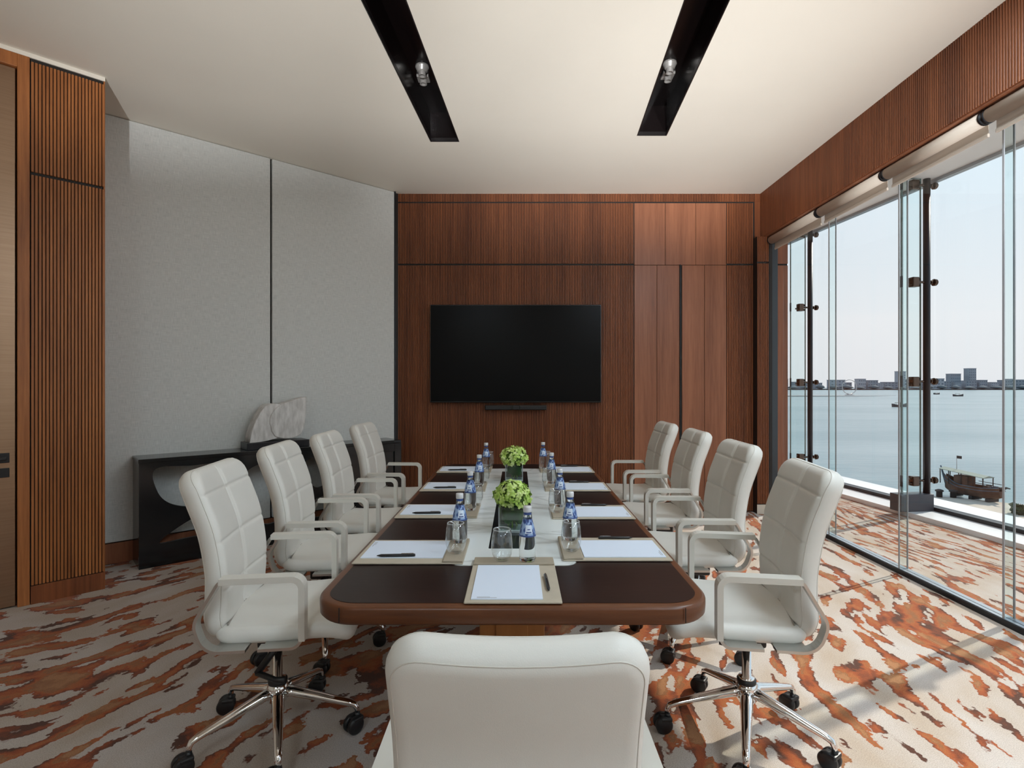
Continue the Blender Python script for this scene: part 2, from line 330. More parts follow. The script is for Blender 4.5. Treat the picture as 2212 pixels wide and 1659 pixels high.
# ------------------------------------------------------------------ mesh helpers
class MB:
    def __init__(s): s.v, s.f, s.sm = [], [], []
    def add(s, vs_, fs_, smooth=False):
        o = len(s.v); s.v += [tuple(p) for p in vs_]
        s.f += [tuple(i + o for i in f) for f in fs_]; s.sm += [smooth] * len(fs_)
        return s
    def box(s, x0, x1, y0, y1, z0, z1):
        v = [(x, y, z) for z in (z0, z1) for y in (y0, y1) for x in (x0, x1)]
        return s.add(v, [(0, 2, 3, 1), (4, 5, 7, 6), (0, 1, 5, 4), (2, 6, 7, 3), (0, 4, 6, 2), (1, 3, 7, 5)])
    def bevbox(s, x0, x1, y0, y1, z0, z1, b=0.004, seg=2):
        bm = bmesh.new()
        m = Matrix.Translation(((x0 + x1) / 2, (y0 + y1) / 2, (z0 + z1) / 2)) @ Matrix.Diagonal((x1 - x0, y1 - y0, z1 - z0, 1))
        bmesh.ops.create_cube(bm, size=1.0, matrix=m)
        bmesh.ops.bevel(bm, geom=bm.edges[:], offset=b, segments=seg, affect='EDGES', profile=0.5)
        bm.verts.index_update()
        s.add([p.co for p in bm.verts], [[q.index for q in f.verts] for f in bm.faces])
        bm.free(); return s
    def lathe(s, prof, n=24, cx=0, cy=0, smooth=True, cap0=True, cap1=True):
        v, f = [], []
        for r, z in prof:
            for k in range(n):
                a = 2 * math.pi * k / n
                v.append((cx + r * math.cos(a), cy + r * math.sin(a), z))
        for i in range(len(prof) - 1):
            for k in range(n):
                k2 = (k + 1) % n
                f.append((i * n + k, i * n + k2, (i + 1) * n + k2, (i + 1) * n + k))
        if cap0: f.append(tuple(range(n - 1, -1, -1)))
        if cap1: f.append(tuple((len(prof) - 1) * n + k for k in range(n)))
        return s.add(v, f, smooth)
    def tube(s, pts, rad, n=10, caps=True, flat=1.0):
        pts = [Vector(p) for p in pts]
        if not hasattr(rad, '__len__'): rad = [rad] * len(pts)
        v, f = [], []
        up = None
        for i, p in enumerate(pts):
            t = (pts[min(i + 1, len(pts) - 1)] - pts[max(i - 1, 0)]).normalized()
            if up is None:
                up = Vector((0, 0, 1)) if abs(t.z) < 0.9 else Vector((1, 0, 0))
            a = t.cross(up).normalized(); up = a.cross(t).normalized()
            for k in range(n):
                q = 2 * math.pi * k / n
                v.append(p + a * (rad[i] * math.cos(q)) + up * (rad[i] * flat * math.sin(q)))
        for i in range(len(pts) - 1):
            for k in range(n):
                k2 = (k + 1) % n
                f.append((i * n + k, i * n + k2, (i + 1) * n + k2, (i + 1) * n + k))
        if caps:
            f.append(tuple(range(n - 1, -1, -1))); f.append(tuple((len(pts) - 1) * n + k for k in range(n)))
        return s.add(v, f, True)
    def prism(s, poly, z0, z1, smooth=False):
        n = len(poly)
        v = [(x, y, z0) for x, y in poly] + [(x, y, z1) for x, y in poly]
        f = [tuple(range(n - 1, -1, -1)), tuple(range(n, 2 * n))]
        s.add(v, f)
        o = len(s.v) - 2 * n
        for i in range(n):
            j = (i + 1) % n
            s.f.append((o + i, o + j, o + n + j, o + n + i)); s.sm.append(smooth)
        return s
    def band(s, path, y0, y1, th):
        # flat strip that follows a path in the xz plane
        n = len(path); v, f = [], []
        for i in range(n):
            a = Vector(path[max(i - 1, 0)]); c = Vector(path[min(i + 1, n - 1)])
            t = (c - a).normalized(); nn = Vector((-t.y, t.x)) * th / 2
            p = Vector(path[i])
            for q in (p + nn, p - nn):
                for y in (y0, y1): v.append((q.x, y, q.y))
        for i in range(n - 1):
            o, q = i * 4, i * 4 + 4
            f += [(o, q, q + 1, o + 1), (o + 2, o + 3, q + 3, q + 2), (o, o + 2, q + 2, q), (o + 1, q + 1, q + 3, o + 3)]
        f += [(0, 1, 3, 2), (4 * n - 4, 4 * n - 2, 4 * n - 1, 4 * n - 3)]
        return s.add(v, f)
    def mesh(s, name, mat):
        me = bpy.data.meshes.new(name)
        me.from_pydata([tuple(p) for p in s.v], [], s.f)
        me.polygons.foreach_set('use_smooth', s.sm)
        me.materials.append(MAT[mat] if isinstance(mat, str) else mat)
        me.update()
        return me
    def build(s, name, mat, parent=None, loc=(0, 0, 0), rot=(0, 0, 0)):
        bm = bmesh.new(); me = s.mesh(name, mat)
        bm.from_mesh(me); bmesh.ops.recalc_face_normals(bm, faces=bm.faces[:]); bm.to_mesh(me); bm.free()
        return link(name, me, parent, loc, rot)
def link(name, me, parent=None, loc=(0, 0, 0), rot=(0, 0, 0)):
    o = bpy.data.objects.new(name, me); COL.objects.link(o)
    o.parent = parent; o.location = loc; o.rotation_euler = rot
    return o
def tag(o, label=None, cat=None, group=None, kind=None):
    if label: o['label'] = label
    if cat: o['category'] = cat
    if group: o['group'] = group
    if kind: o['kind'] = kind
    return o
def thing(name, label, cat, loc=(0, 0, 0), rz=0.0, group=None):
    o = bpy.data.objects.new(name, None); COL.objects.link(o)
    o.empty_display_size = 0.1
    o.location = loc; o.rotation_euler = (0, 0, rz)
    return tag(o, label, cat, group)
def struct(name, loc=(0, 0, 0), rz=0.0, label=None):
    o = bpy.data.objects.new(name, None); COL.objects.link(o)
    o.location = loc; o.rotation_euler = (0, 0, rz)
    return tag(o, label, kind='structure')
def copy_tree(o, parent=None):
    c = o.copy(); COL.objects.link(c); c.parent = parent
    for ch in list(o.children): copy_tree(ch, c)
    return c
def fillet(pts, rads, seg=6):
    out = []
    for i, p in enumerate(pts):
        p = Vector(p)
        if i in (0, len(pts) - 1) or rads[i] <= 0: out.append(p); continue
        a = (Vector(pts[i - 1]) - p); c = (Vector(pts[i + 1]) - p)
        la, lc = a.length, c.length; a.normalize(); c.normalize()
        half = a.angle(c) / 2
        d = min(rads[i] / math.tan(half), la * 0.49, lc * 0.49); r = d * math.tan(half)
        cen = p + (a + c).normalized() * (r / math.sin(half))
        s0 = p + a * d - cen; s1 = p + c * d - cen
        for k in range(seg + 1):
            t = k / seg; ang = s0.angle(s1) if s0.length > 1e-9 else 0
            if ang < 1e-6: out.append(cen + s0); continue
            q = (s0 * math.sin((1 - t) * ang) + s1 * math.sin(t * ang)) / math.sin(ang)
            out.append(cen + q)
    return [tuple(p) for p in out]
def rrect(x0, x1, y0, y1, r, seg=8):
    out = []
    for cx, cy, a0 in ((x1 - r, y1 - r, 0), (x0 + r, y1 - r, 90), (x0 + r, y0 + r, 180), (x1 - r, y0 + r, 270)):
        for k in range(seg + 1):
            a = R(a0 + 90 * k / seg); out.append((cx + r * math.cos(a), cy + r * math.sin(a)))
    return out
def curve_mesh(name, loops, depth, mat, bevel=0.0):
    # filled outline with holes, extruded; local x along, y depth, z up
    cu = bpy.data.curves.new(name, 'CURVE'); cu.dimensions = '2D'; cu.fill_mode = 'BOTH'
    cu.extrude = depth / 2 - bevel; cu.bevel_depth = bevel; cu.bevel_resolution = 2
    for lp in loops:
        sp = cu.splines.new('POLY'); sp.points.add(len(lp) - 1); sp.use_cyclic_u = True
        for q, (x, z) in zip(sp.points, lp): q.co = (x, z, 0, 1)
    t = bpy.data.objects.new(name, cu); COL.objects.link(t)
    me = bpy.data.meshes.new_from_object(t.evaluated_get(bpy.context.evaluated_depsgraph_get()))
    bpy.data.objects.remove(t); bpy.data.curves.remove(cu)
    me.transform(Matrix.Rotation(R(90), 4, 'X')); me.name = name
    me.materials.clear(); me.materials.append(MAT[mat])
    return me
def smooth_loop(pts, n=8):
    out, m = [], len(pts)
    for i in range(m):
        p0, p1, p2, p3 = [Vector(pts[(i + k - 1) % m]) for k in range(4)]
        for k in range(n):
            t = k / n
            q = 0.5 * ((2 * p1) + (p2 - p0) * t + (2 * p0 - 5 * p1 + 4 * p2 - p3) * t * t + (3 * p1 - p0 - 3 * p2 + p3) * t ** 3)
            out.append((q.x, q.y))
    return out
def catmull(pts, n=10):
    P = [Vector(p) for p in pts]; P = [2 * P[0] - P[1]] + P + [2 * P[-1] - P[-2]]
    out = []
    for i in range(1, len(P) - 2):
        p0, p1, p2, p3 = P[i - 1:i + 3]
        for k in range(n):
            t = k / n
            out.append(0.5 * ((2 * p1) + (p2 - p0) * t + (2 * p0 - 5 * p1 + 4 * p2 - p3) * t * t + (3 * p1 - p0 - 3 * p2 + p3) * t ** 3))
    out.append(P[-2]); return out
# ================================================================== THE ROOM
CEIL = 3.475
BACK = 5.95
def fx(y): return 5.102 - 0.12 * y          # line of the outer glass facade
rnd = random.Random(7)

# floor (carpet runs on into the glazed bay)
fl = MB().prism([(-4.6, -3.3), (fx(-3.3) - 0.02, -3.3), (fx(9.9) - 0.02, 9.9), (2.86, 9.9), (2.86, 6.3), (-4.6, 6.3)], -0.25, 0.0)
tag(fl.build('floor', 'carpet'), kind='structure')

# ceiling with two recessed black light slots
def sl(x_far, y_far, y): return x_far + 0.06 * (y - y_far)
SLOTS = [(-0.747, -0.500, 4.671, -1.6), (1.000, 1.249, 4.558, -1.6)]
c = MB()
(l0, l1, ly, le), (r0, r1, ry, re_) = SLOTS
Y0, Y1 = -3.3, 6.2
quads = [[(-6, Y0), (sl(l0, ly, Y0), Y0), (sl(l0, ly, Y1), Y1), (-6, Y1)],
         [(sl(l1, ly, Y0), Y0), (sl(r0, ry, Y0), Y0), (sl(r0, ry, Y1), Y1), (sl(l1, ly, Y1), Y1)],
         [(sl(r1, ry, Y0), Y0), (2.75, Y0), (2.75, Y1), (sl(r1, ry, Y1), Y1)]]
for a, b_, yf, ye in SLOTS:
    quads.append([(sl(a, yf, yf), yf), (sl(b_, yf, yf), yf), (sl(b_, yf, Y1), Y1), (sl(a, yf, Y1), Y1)])
    quads.append([(sl(a, yf, Y0), Y0), (sl(b_, yf, Y0), Y0), (sl(b_, yf, ye), ye), (sl(a, yf, ye), ye)])
for q in quads: c.prism(q, CEIL, CEIL + 0.012)
ceil = tag(c.build('ceiling', 'ceiling_paint'), kind='structure')
for a, b_, yf, ye in SLOTS:
    H = 0.25
    P = [(sl(a, yf, ye), ye), (sl(b_, yf, ye), ye), (sl(b_, yf, yf), yf), (sl(a, yf, yf), yf)]
    m = MB()
    v = [(x, y, CEIL + 0.001) for x, y in P] + [(x, y, CEIL + H) for x, y in P]
    m.add(v, [(0, 1, 5, 4), (1, 2, 6, 5), (2, 3, 7, 6), (3, 0, 4, 7), (4, 5, 6, 7)])
    me = m.mesh('light_slot', 'slot_black'); slot = link('light_slot', me, ceil)
    t = MB()
    for i in range(4):
        p, q = Vector(P[i]), Vector(P[(i + 1) % 4]); d = (q - p).normalized(); nn = Vector((-d.y, d.x)) * 0.007
        t.prism([tuple(p), tuple(q), tuple(q + nn), tuple(p + nn)], CEIL - 0.002, CEIL + 0.03)
    t.build('slot_trim', 'slot_trim', slot)
tag(MB().box(-6.2, 2.86, -3.5, 6.4, 3.74, 3.95).build('roof_slab', 'white_paint'), kind='structure')
bc = MB().prism([(2.86, -3.4), (fx(-3.4) + 0.14, -3.4), (fx(10) + 0.14, 10), (2.86, 10)], 3.60, 3.95)
tag(bc.build('ceiling_bay', 'white_paint'), kind='structure')

def flutes(x0, x1, z0, z1, pitch=0.018, gap=0.0045, d=0.009):
    m = MB(); n = max(1, round((x1 - x0) / pitch)); p = (x1 - x0) / n
    for i in range(n):
        a, b_ = x0 + i * p + gap / 2, x0 + (i + 1) * p - gap / 2
        ch = 0.0022
        # flat-faced slat with eased edges
        v = [(a, 0, z0), (a, -d + ch, z0), (a + ch, -d, z0), (b_ - ch, -d, z0), (b_, -d + ch, z0), (b_, 0, z0)]
        v = v + [(x, y, z1) for x, y, _ in v]
        m.add(v, [(0, 1, 7, 6), (1, 2, 8, 7), (2, 3, 9, 8), (3, 4, 10, 9), (4, 5, 11, 10), (0, 5, 4, 3, 2, 1), (6, 7, 8, 9, 10, 11)])
    return m

# ---- back wall
wb_ = struct('wall_back', (0, BACK, 0), 0)
MB().box(-2.2, 2.95, 0.0, 0.25, 0, 3.74).build('wall_core', 'groove_black', wb_)
MB().box(2.79, 2.95, -0.012, 0.0, 0.0, 2.69).build('board', 'walnut_smooth', wb_)
MB().box(2.79, 2.95, -0.012, 0.0, 2.71, 3.6).build('board', 'walnut_smooth', wb_)
for x0, x1, z0, z1 in ((-1.345, 1.268, 2.712, 3.372), (-1.345, 1.268, 0.11, 2.692), (-1.345, 2.66, 3.388, CEIL),
                       (2.285, 2.575, 2.712, 3.372)):
    tag(flutes(x0, x1, z0, z1).build('fluted_panel', 'walnut', wb_), kind='stuff')
for x0, x1, z0, z1 in ((1.276, 1.52, 0.11, 2.692), (1.524, 1.768, 0.11, 2.692), (1.276, 1.61, 2.697, 3.372), (1.614, 1.945, 2.697, 3.372), (1.949, 2.28, 2.697, 3.372)):
    MB().bevbox(x0, x1, -0.009, 0, z0, z1, 0.0015, 1).build('board', 'walnut_smooth', wb_)
MB().box(-1.345, 1.768, -0.006, 0, 0.0, 0.10).build('plinth', 'walnut_smooth', wb_)
MB().box(2.59, 2.66, -0.006, 0, 0.0, CEIL).build('corner_strip', 'walnut', wb_)
# hidden door in the panelling
dr = struct('door_1', (0, BACK, 0), 0)
for x0, x1 in ((1.797, 2.04), (2.044, 2.28)):
    MB().bevbox(x0, x1, -0.010, 0, 0.012, 2.692, 0.0015, 1).build('board', 'walnut_smooth', dr)
tag(flutes(2.285, 2.575, 0.012, 2.692).build('fluted_panel', 'walnut', dr), kind='stuff')
MB().box(1.770, 1.779, -0.022, 0, 0.012, 2.70).build('pull_edge', 'dark_metal', dr)
# fluted pilaster by the glass
pl = struct('trim_1', (0, 5.85, 0), 0)
MB().box(2.575, 2.70, 0.0, 0.1, 0.0, 2.98).build('pilaster_core', 'groove_black', pl)
for z0, z1 in ((0.11, 2.692), (2.712, 2.98)):
    tag(flutes(2.575, 2.70, z0, z1).build('fluted_panel', 'walnut', pl), kind='stuff')
MB().box(2.575, 2.70, -0.008, 0.0, 0, 0.10).build('plinth', 'rear_paint', pl)
MB().box(2.70, 2.735, -0.01, 0.1, 0, 2.98).build('jamb_dark_strip', 'groove_black', pl)  # dark jamb between pilaster and metal frame
MB().bevbox(2.735, 2.80, 0.0, 0.1, 0, 2.98, 0.003).build('metal_jamb', 'grey_metal', pl)

# ---- fabric wall (runs diagonally)
WA = math.atan2(1.69, 1.84)
wl_ = struct('wall_left', (-3.17, 4.20, 0), WA)
MB().box(-1.3, 2.60, 0.02, 0.25, 0, 3.74).build('wall_core', 'groove_black', wl_)
for x0, x1 in ((-1.25, 1.204), (1.222, 2.487)):
    MB().bevbox(x0, x1, -0.012, 0.02, 0.165, CEIL - 0.004, 0.004, 1).build('fabric_panel', 'wall_fabric', wl_)
MB().box(-1.25, 2.487, -0.004, 0.02, 0, 0.155).build('baseboard', 'walnut_smooth', wl_)
MB().box(2.487, 2.50, -0.02, 0.02, 0, CEIL).build('edge_strip', 'dark_metal', wl_)

# ---- timber pier and bronze door
PA = math.atan2(0.715, 0.699)
pr = struct('wall_pier', (-2.806, 3.70, 0), PA)
MB().box(-0.378, -0.012, 0.006, 0.80, 0, 3.448).build('pier_core', 'groove_black', pr)
MB().box(-1.6, 0.0, -0.004, 0.80, 3.4482, 3.74).build('bulkhead', 'ceiling_paint', pr)
MB().box(-0.008, 0.0, 0.0, 0.80, 0.0, 3.448).build('side_board', 'walnut_pier', pr)
n, p = 21, 0.378 / 21
for z0, z1 in ((0.12, 2.712), (2.73, 3.425)):
    me = MB().bevbox(0.0022, p - 0.0022, -0.006, 0.006, z0, z1, 0.002, 1).mesh('slat', 'walnut_pier')
    for i in range(n): link('slat', me, pr, (-0.378 + i * p, 0, 0))
MB().box(-0.378, 0.0, -0.004, 0.006, 0, 0.115).build('plinth', 'walnut', pr)
dl = struct('door_2', (-2.806, 3.70, 0), PA)
MB().bevbox(-0.440, -0.382, -0.004, 0.20, 0, 3.448, 0.003).build('jamb', 'walnut_pier', dl)
MB().bevbox(-1.48, -1.42, -0.004, 0.20, 0, 3.448, 0.003).build('jamb', 'walnut_pier', dl)
MB().bevbox(-1.42, -0.440, -0.004, 0.20, 3.365, 3.448, 0.003).build('lintel', 'walnut_pier', dl)
lf = MB().bevbox(-1.415, -0.447, 0.02, 0.07, 0.008, 3.362, 0.003).build('door_leaf', 'bronze_door', dl)
MB().bevbox(-0.535, -0.475, 0.004, 0.02, 0.905, 0.965, 0.002).bevbox(-0.66, -0.49, -0.05, -0.035, 0.925, 0.945, 0.004).box(-0.51, -0.495, -0.04, 0.01, 0.928, 0.942).build('lever_handle', 'black_plastic', lf)
MB().bevbox(-0.535, -0.475, 0.006, 0.02, 0.815, 0.872, 0.002).build('lock_plate', 'black_plastic', lf)
MB().box(-1.6, -0.378, 0.20, 0.35, 0, 3.74).build('wall_core', 'rear_paint', dl)

# ---- the rest of the room, behind the camera
tag(MB().box(-4.2, -3.83, -3.3, 2.75, 0, 3.74).build('wall_side', 'rear_paint'), kind='structure')
tag(MB().box(-4.2, 5.6, -3.3, -3.1, 0, 3.74).build('wall_rear', 'rear_paint'), kind='structure')
tag(MB().box(2.9, 4.6, 9.7, 9.9, 0, 3.74).build('wall_bay', 'white_paint'), kind='structure')
tag(MB().box(2.86, 2.95, 6.2, 9.8, 0, 3.74).build('wall_next_room', 'walnut_smooth'), kind='structure')

# ---- timber soffit over the inner glazing
so = struct('wall_right', (2.66, 0, 0), R(-90))     # local x = -Y, local y = +X
MB().box(-BACK, 3.2, 0.0, 0.20, 2.98, 3.74).build('soffit_core', 'walnut_smooth', so)
tag(flutes(-BACK, 3.2, 2.99, CEIL).build('fluted_panel', 'walnut', so), kind='stuff')

# ---- inner frameless glazing on its floor track
wi = struct('window_1')
JO = [5.80, 4.90, 4.00, 3.14, 2.28, 1.42, 0.56, -0.30, -1.16, -2.02, -2.88]
tr = MB().box(2.795, 2.875, -3.1, 5.95, 0.0, 0.034).build('floor_track', 'dark_metal', wi)
MB().box(2.803, 2.872, -3.1, 5.95, 0.034, 0.038).build('track_cap', 'track_grey', tr)
for i in range(len(JO) - 1):
    a, b_ = JO[i + 1] + 0.004, JO[i] - 0.004
    MB().box(2.828, 2.838, a, b_, 0.038, 2.98).build('pane', 'pane_glass', wi)
for y in JO[1:]:
    f = MB().box(2.806, 2.866, y - 0.003, y + 0.003, 0.038, 2.98).build('glass_fin', 'fin_glass', wi)
    MB().box(2.803, 2.808, y - 0.006, y + 0.006, 0.038, 2.98).build('polished_edge', 'glass_edge_grey', f)
    MB().box(2.865, 2.870, y - 0.006, y + 0.006, 0.038, 2.98).build('polished_edge', 'glass_edge_grey', f)

# ---- outer glass facade (slightly turned), local x along the glass, local y into the bay
FA = math.atan2(1.0, -0.12)
wo_ = struct('window_2', (4.40, 5.85, 0), FA)
PX = [1.92 * k for k in (-5, -4, -3, -2, -1, 0, 1, 2)]
MB().box(-9.3, 4.1, -0.13, -0.02, 0.0, 0.085).build('bottom_frame', 'dark_metal', wo_)
MB().box(-9.3, 4.1, -0.13, -0.07, 3.565, 3.60).build('top_frame', 'track_grey', wo_)
MB().box(-9.3, 4.1, -0.02, 0.30, 0.0, 0.045).build('inner_sill', 'white_sill', wo_)
MB().box(-9.3, 4.1, -0.56, -0.13, -0.5, 0.06).build('outer_ledge', 'white_sill', wo_)
for i in range(len(PX) - 1):
    MB().box(PX[i] + 0.008, PX[i + 1] - 0.008, -0.105, -0.093, 0.085, 3.565).build('pane', 'pane_glass_outer', wo_)

# ---- unseen spots added behind the camera to bounce fill off the ceiling
def fillspot(loc, yaw, power, col, label, cut=17.0, size=38.0):
    t = thing('fill_fixture', label, 'fill light', loc, yaw, 'added fill lights at the wall facing the television')
    MB().lathe([(0.15, 0), (0.15, 0.02), (0.02, 0.03), (0.02, 0.5)], 20).build('stand', 'dark_metal', t)
    d = Vector((0, math.cos(R(18)), math.sin(R(18))))
    MB().lathe([(0.06, -0.14), (0.10, -0.10), (0.11, 0.02), (0.105, 0.02), (0.09, -0.06), (0.03, -0.08)], 24).build('lamp_head', 'dark_metal', t, (0, 0, 0.58), d.to_track_quat('Z', 'Y').to_euler())
    MB().box(-0.7, 0.7, 0.80, 0.81, 0.40, 0.58 + 0.80 * math.tan(R(cut))).box(-0.02, 0.02, 0.1, 0.8, 0.42, 0.45).build('visor', 'dark_metal', t)  # plate added to keep the fill beam off the walls
    li = bpy.data.lights.new('bounce_fill', 'SPOT'); li.energy = power; li.spot_size = R(size); li.spot_blend = 1.0
    li.shadow_soft_size = 0.04; li.color = col
    lo = bpy.data.objects.new('bounce_fill', li); COL.objects.link(lo); lo.parent = t
    lo.location = Vector((0, 0, 0.58)) + d * 0.05; lo.rotation_euler = (-d).to_track_quat('Z', 'Y').to_euler()
fillspot((2.1, -2.6, 0), 0.0, 1450, (0.97, 0.985, 1.0), 'added unseen uplighter at the wall facing the television, beside the windows', 16.5)
fillspot((0.95, -2.6, 0), 0.0, 1500, (0.97, 0.985, 1.0), 'added unseen uplighter at the wall facing the television, middle of three', 16.5)
fillspot((-0.1, -2.6, 0), R(7), 1350, (0.97, 0.985, 1.0), 'added unseen uplighter at the wall facing the television, on the door side', 20.5, 54.0)

# ---- glowing panels added unseen behind the camera to lift the room light
def add_fill_panel(x, y, k):
    t = thing('fill_panel', 'flush rectangular fill panel added to the ceiling at the end away from the television', 'ceiling light', (x, y, CEIL), 0, 'added fill panels in the ceiling away from the television')
    MB().box(-0.32, 0.32, -0.62, 0.62, -0.012, 0.0).build('frame', 'white_paint', t)
    MB().box(-0.30, 0.30, -0.60, 0.60, -0.015, -0.011).build('diffuser', 'fill_glow', t)
m_, n_, l_, b_ = new_mat('fill_glow')  # emission of the added fill panels
b_.inputs['Base Color'].default_value = (0.8, 0.8, 0.8, 1); b_.inputs['Emission Color'].default_value = (0.74, 0.89, 1.0, 1); b_.inputs['Emission Strength'].default_value = 18.0
for x, y in ((2.15, -1.7), (2.15, 0.1), (2.15, 1.9), (-0.9, -2.2)): add_fill_panel(x, y, 0)
# ================================================================== FITTINGS
# ---- glazing posts with spider fittings
WHERE = {-1: 'dark steel glazing post with glass fin, level with the second chair from the table head',
         0: 'dark steel glazing post with clamped glass fin, standing behind a grey base box',
         1: 'dark steel glazing post with glass fin farther along the bay, past the timber jamb'}
def glazing_post(k):
    loc = wo_.matrix_basis @ Vector((1.92 * k, 0, 0))
    t = thing('glazing_post', WHERE.get(k, 'dark steel glazing post of the facade beside or behind the camera'), 'post', loc, FA, 'steel posts of the glass facade')
    MB().lathe([(0.034, 0.05), (0.034, 3.60)], 20).build('steel_post', 'dark_metal', t)
    MB().bevbox(-0.075, 0.075, -0.015, 0.37, 0.045, 0.225, 0.004).build('base_box', 'base_box_grey', t)
    fin = MB().box(-0.009, 0.009, 0.075, 0.30, 0.20, 3.60).build('glass_fin', 'fin_glass', t)
    MB().box(-0.010, 0.010, 0.296, 0.302, 0.22, 3.60).build('fin_edge', 'glass_edge', fin)
    MB().box(-0.010, 0.010, 0.073, 0.077, 0.22, 3.60).build('fin_edge', 'glass_edge', fin)
    for z in (0.36, 1.424, 2.49, 3.53):
        s_ = MB()
        s_.tube([(0, 0.17, z), (0, 0.05, z), (0, -0.05, z)], 0.013, 10)
        s_.tube([(0, -0.045, z), (0, -0.06, z)], 0.022, 14).tube([(0, -0.06, z), (0, -0.075, z)], 0.014, 12)
        sp = s_.build('spider_arm', 'bronze_fitting', t)
        cl = MB().bevbox(-0.035, 0.035, 0.115, 0.19, z - 0.055, z + 0.05, 0.008)
        for dz in (-0.035, 0.03): cl.tube([(0, 0.09, z + dz), (0, 0.20, z + dz)], 0.016, 10)
        cl.tube([(0, 0.19, z - 0.02), (0, 0.222, z - 0.02)], [0.006, 0.012], 10)
        cl.build('clamp', 'bronze_fitting', sp)
        MB().tube([(0, -0.075, z), (0, -0.083, z), (0, -0.090, z)], [0.026, 0.038, 0.038], 20).tube([(0, -0.106, z), (0, -0.113, z)], [0.036, 0.03], 20).build('glass_disc', 'bronze_fitting', sp)
        MB().box(-0.012, 0.012, 0.294, 0.304, z - 0.06, z + 0.06).build('edge_clip', 'dark_metal', fin)
    return t
for k in (-1, 0, 1): glazing_post(k)

# ---- roller blinds
BJ = [5.83, 4.89, 4.01, 3.145, 2.285]
BL = ['roller blind rolled up by the corner of the timber wall', 'roller blind rolled up, second from the timber wall',
      'roller blind rolled up, third from the timber wall', 'roller blind rolled up, fourth from the timber wall']
for i in range(len(BJ) - 1):
    a, b_ = BJ[i + 1] + 0.012, BJ[i] - 0.012
    t = thing('roller_blind', BL[i] if i < 4 else 'roller blind rolled up over the glass beside or behind the camera', 'blind', (2.715, a, 2.935), 0, 'beige roller blinds above the inner glazing')
    L = b_ - a
    MB().tube([(0, 0.01, 0), (0, L - 0.01, 0)], 0.042, 24).build('fabric_roll', 'blind_fabric', t)
    MB().box(0.030, 0.033, 0.015, L - 0.015, -0.085, 0.02).build('fabric_drop', 'blind_fabric', t)
    MB().bevbox(0.024, 0.039, 0.012, L - 0.012, -0.105, -0.082, 0.005).build('hem_bar', 'blind_fabric', t)
    for y0, y1 in ((-0.006, 0.008), (L - 0.008, L + 0.006)):
        MB().tube([(0, y0, 0), (0, y1, 0)], 0.044, 20).box(-0.02, 0.02, min(y0, y1), max(y0, y1), 0.0, 0.045).build('bracket', 'dark_metal', t)

# ---- spotlights in the slots
def spot(loc, square, label):
    t = thing('spotlight', label, 'spotlight', loc)
    if square: MB().bevbox(-0.045, 0.045, -0.045, 0.045, -0.022, 0.0, 0.004).build('mounting_plate', 'spot_silver', t)
    else: MB().lathe([(0.048, 0.0), (0.050, -0.012), (0.036, -0.040), (0.030, -0.045)], 24, smooth=False).build('mounting_plate', 'spot_silver', t)
    z = -0.022 if square else -0.04
    MB().lathe([(0.027, z), (0.027, z - 0.035), (0.021, z - 0.035), (0.020, z - 0.008)], 24, smooth=False, cap1=False).build('lamp_can', 'spot_silver', t)
    MB().lathe([(0.020, z - 0.012), (0.004, z - 0.009)], 20).build('lens', 'black_plastic', t)
ZT = CEIL + 0.25
spot((-0.715, 4.13, ZT), True, 'square-plated spotlight in the black ceiling slot nearer the fabric wall')
spot((-0.70, 3.99, ZT), False, 'round flared spotlight in the black ceiling slot nearer the fabric wall')
spot((1.13, 4.09, ZT), True, 'square-plated spotlight in the black ceiling slot nearer the windows')
spot((1.105, 3.95, ZT), False, 'round flared spotlight in the black ceiling slot nearer the windows')

# ---- television and bar under it
t = thing('television', 'large black wall-mounted flat television on the fluted timber wall', 'television', (-0.02, 5.90, 1.194))
MB().bevbox(-0.926, 0.926, -0.02, 0.012, 0.0, 1.061, 0.006).build('housing', 'tv_bezel', t)
MB().bevbox(-0.917, 0.917, -0.022, -0.018, 0.014, 1.052, 0.0015, 1).build('screen', 'tv_screen', t)
MB().bevbox(-0.45, 0.45, 0.012, 0.04, 0.25, 0.80, 0.004).build('wall_mount', 'black_plastic', t)
t = thing('soundbar', 'slim black bar mounted under the television', 'soundbar', (-0.02, 5.90, 1.115))
MB().bevbox(-0.335, 0.335, -0.045, 0.038, 0.0, 0.052, 0.006).build('housing', 'tv_bezel', t)
MB().bevbox(-0.035, 0.035, -0.055, -0.04, 0.006, 0.05, 0.004).build('camera_block', 'black_plastic', t)
for x0, x1 in ((-0.325, -0.045), (0.045, 0.325)):
    MB().bevbox(x0, x1, -0.048, -0.042, 0.006, 0.046, 0.002, 1).build('grille', 'black_plastic', t)

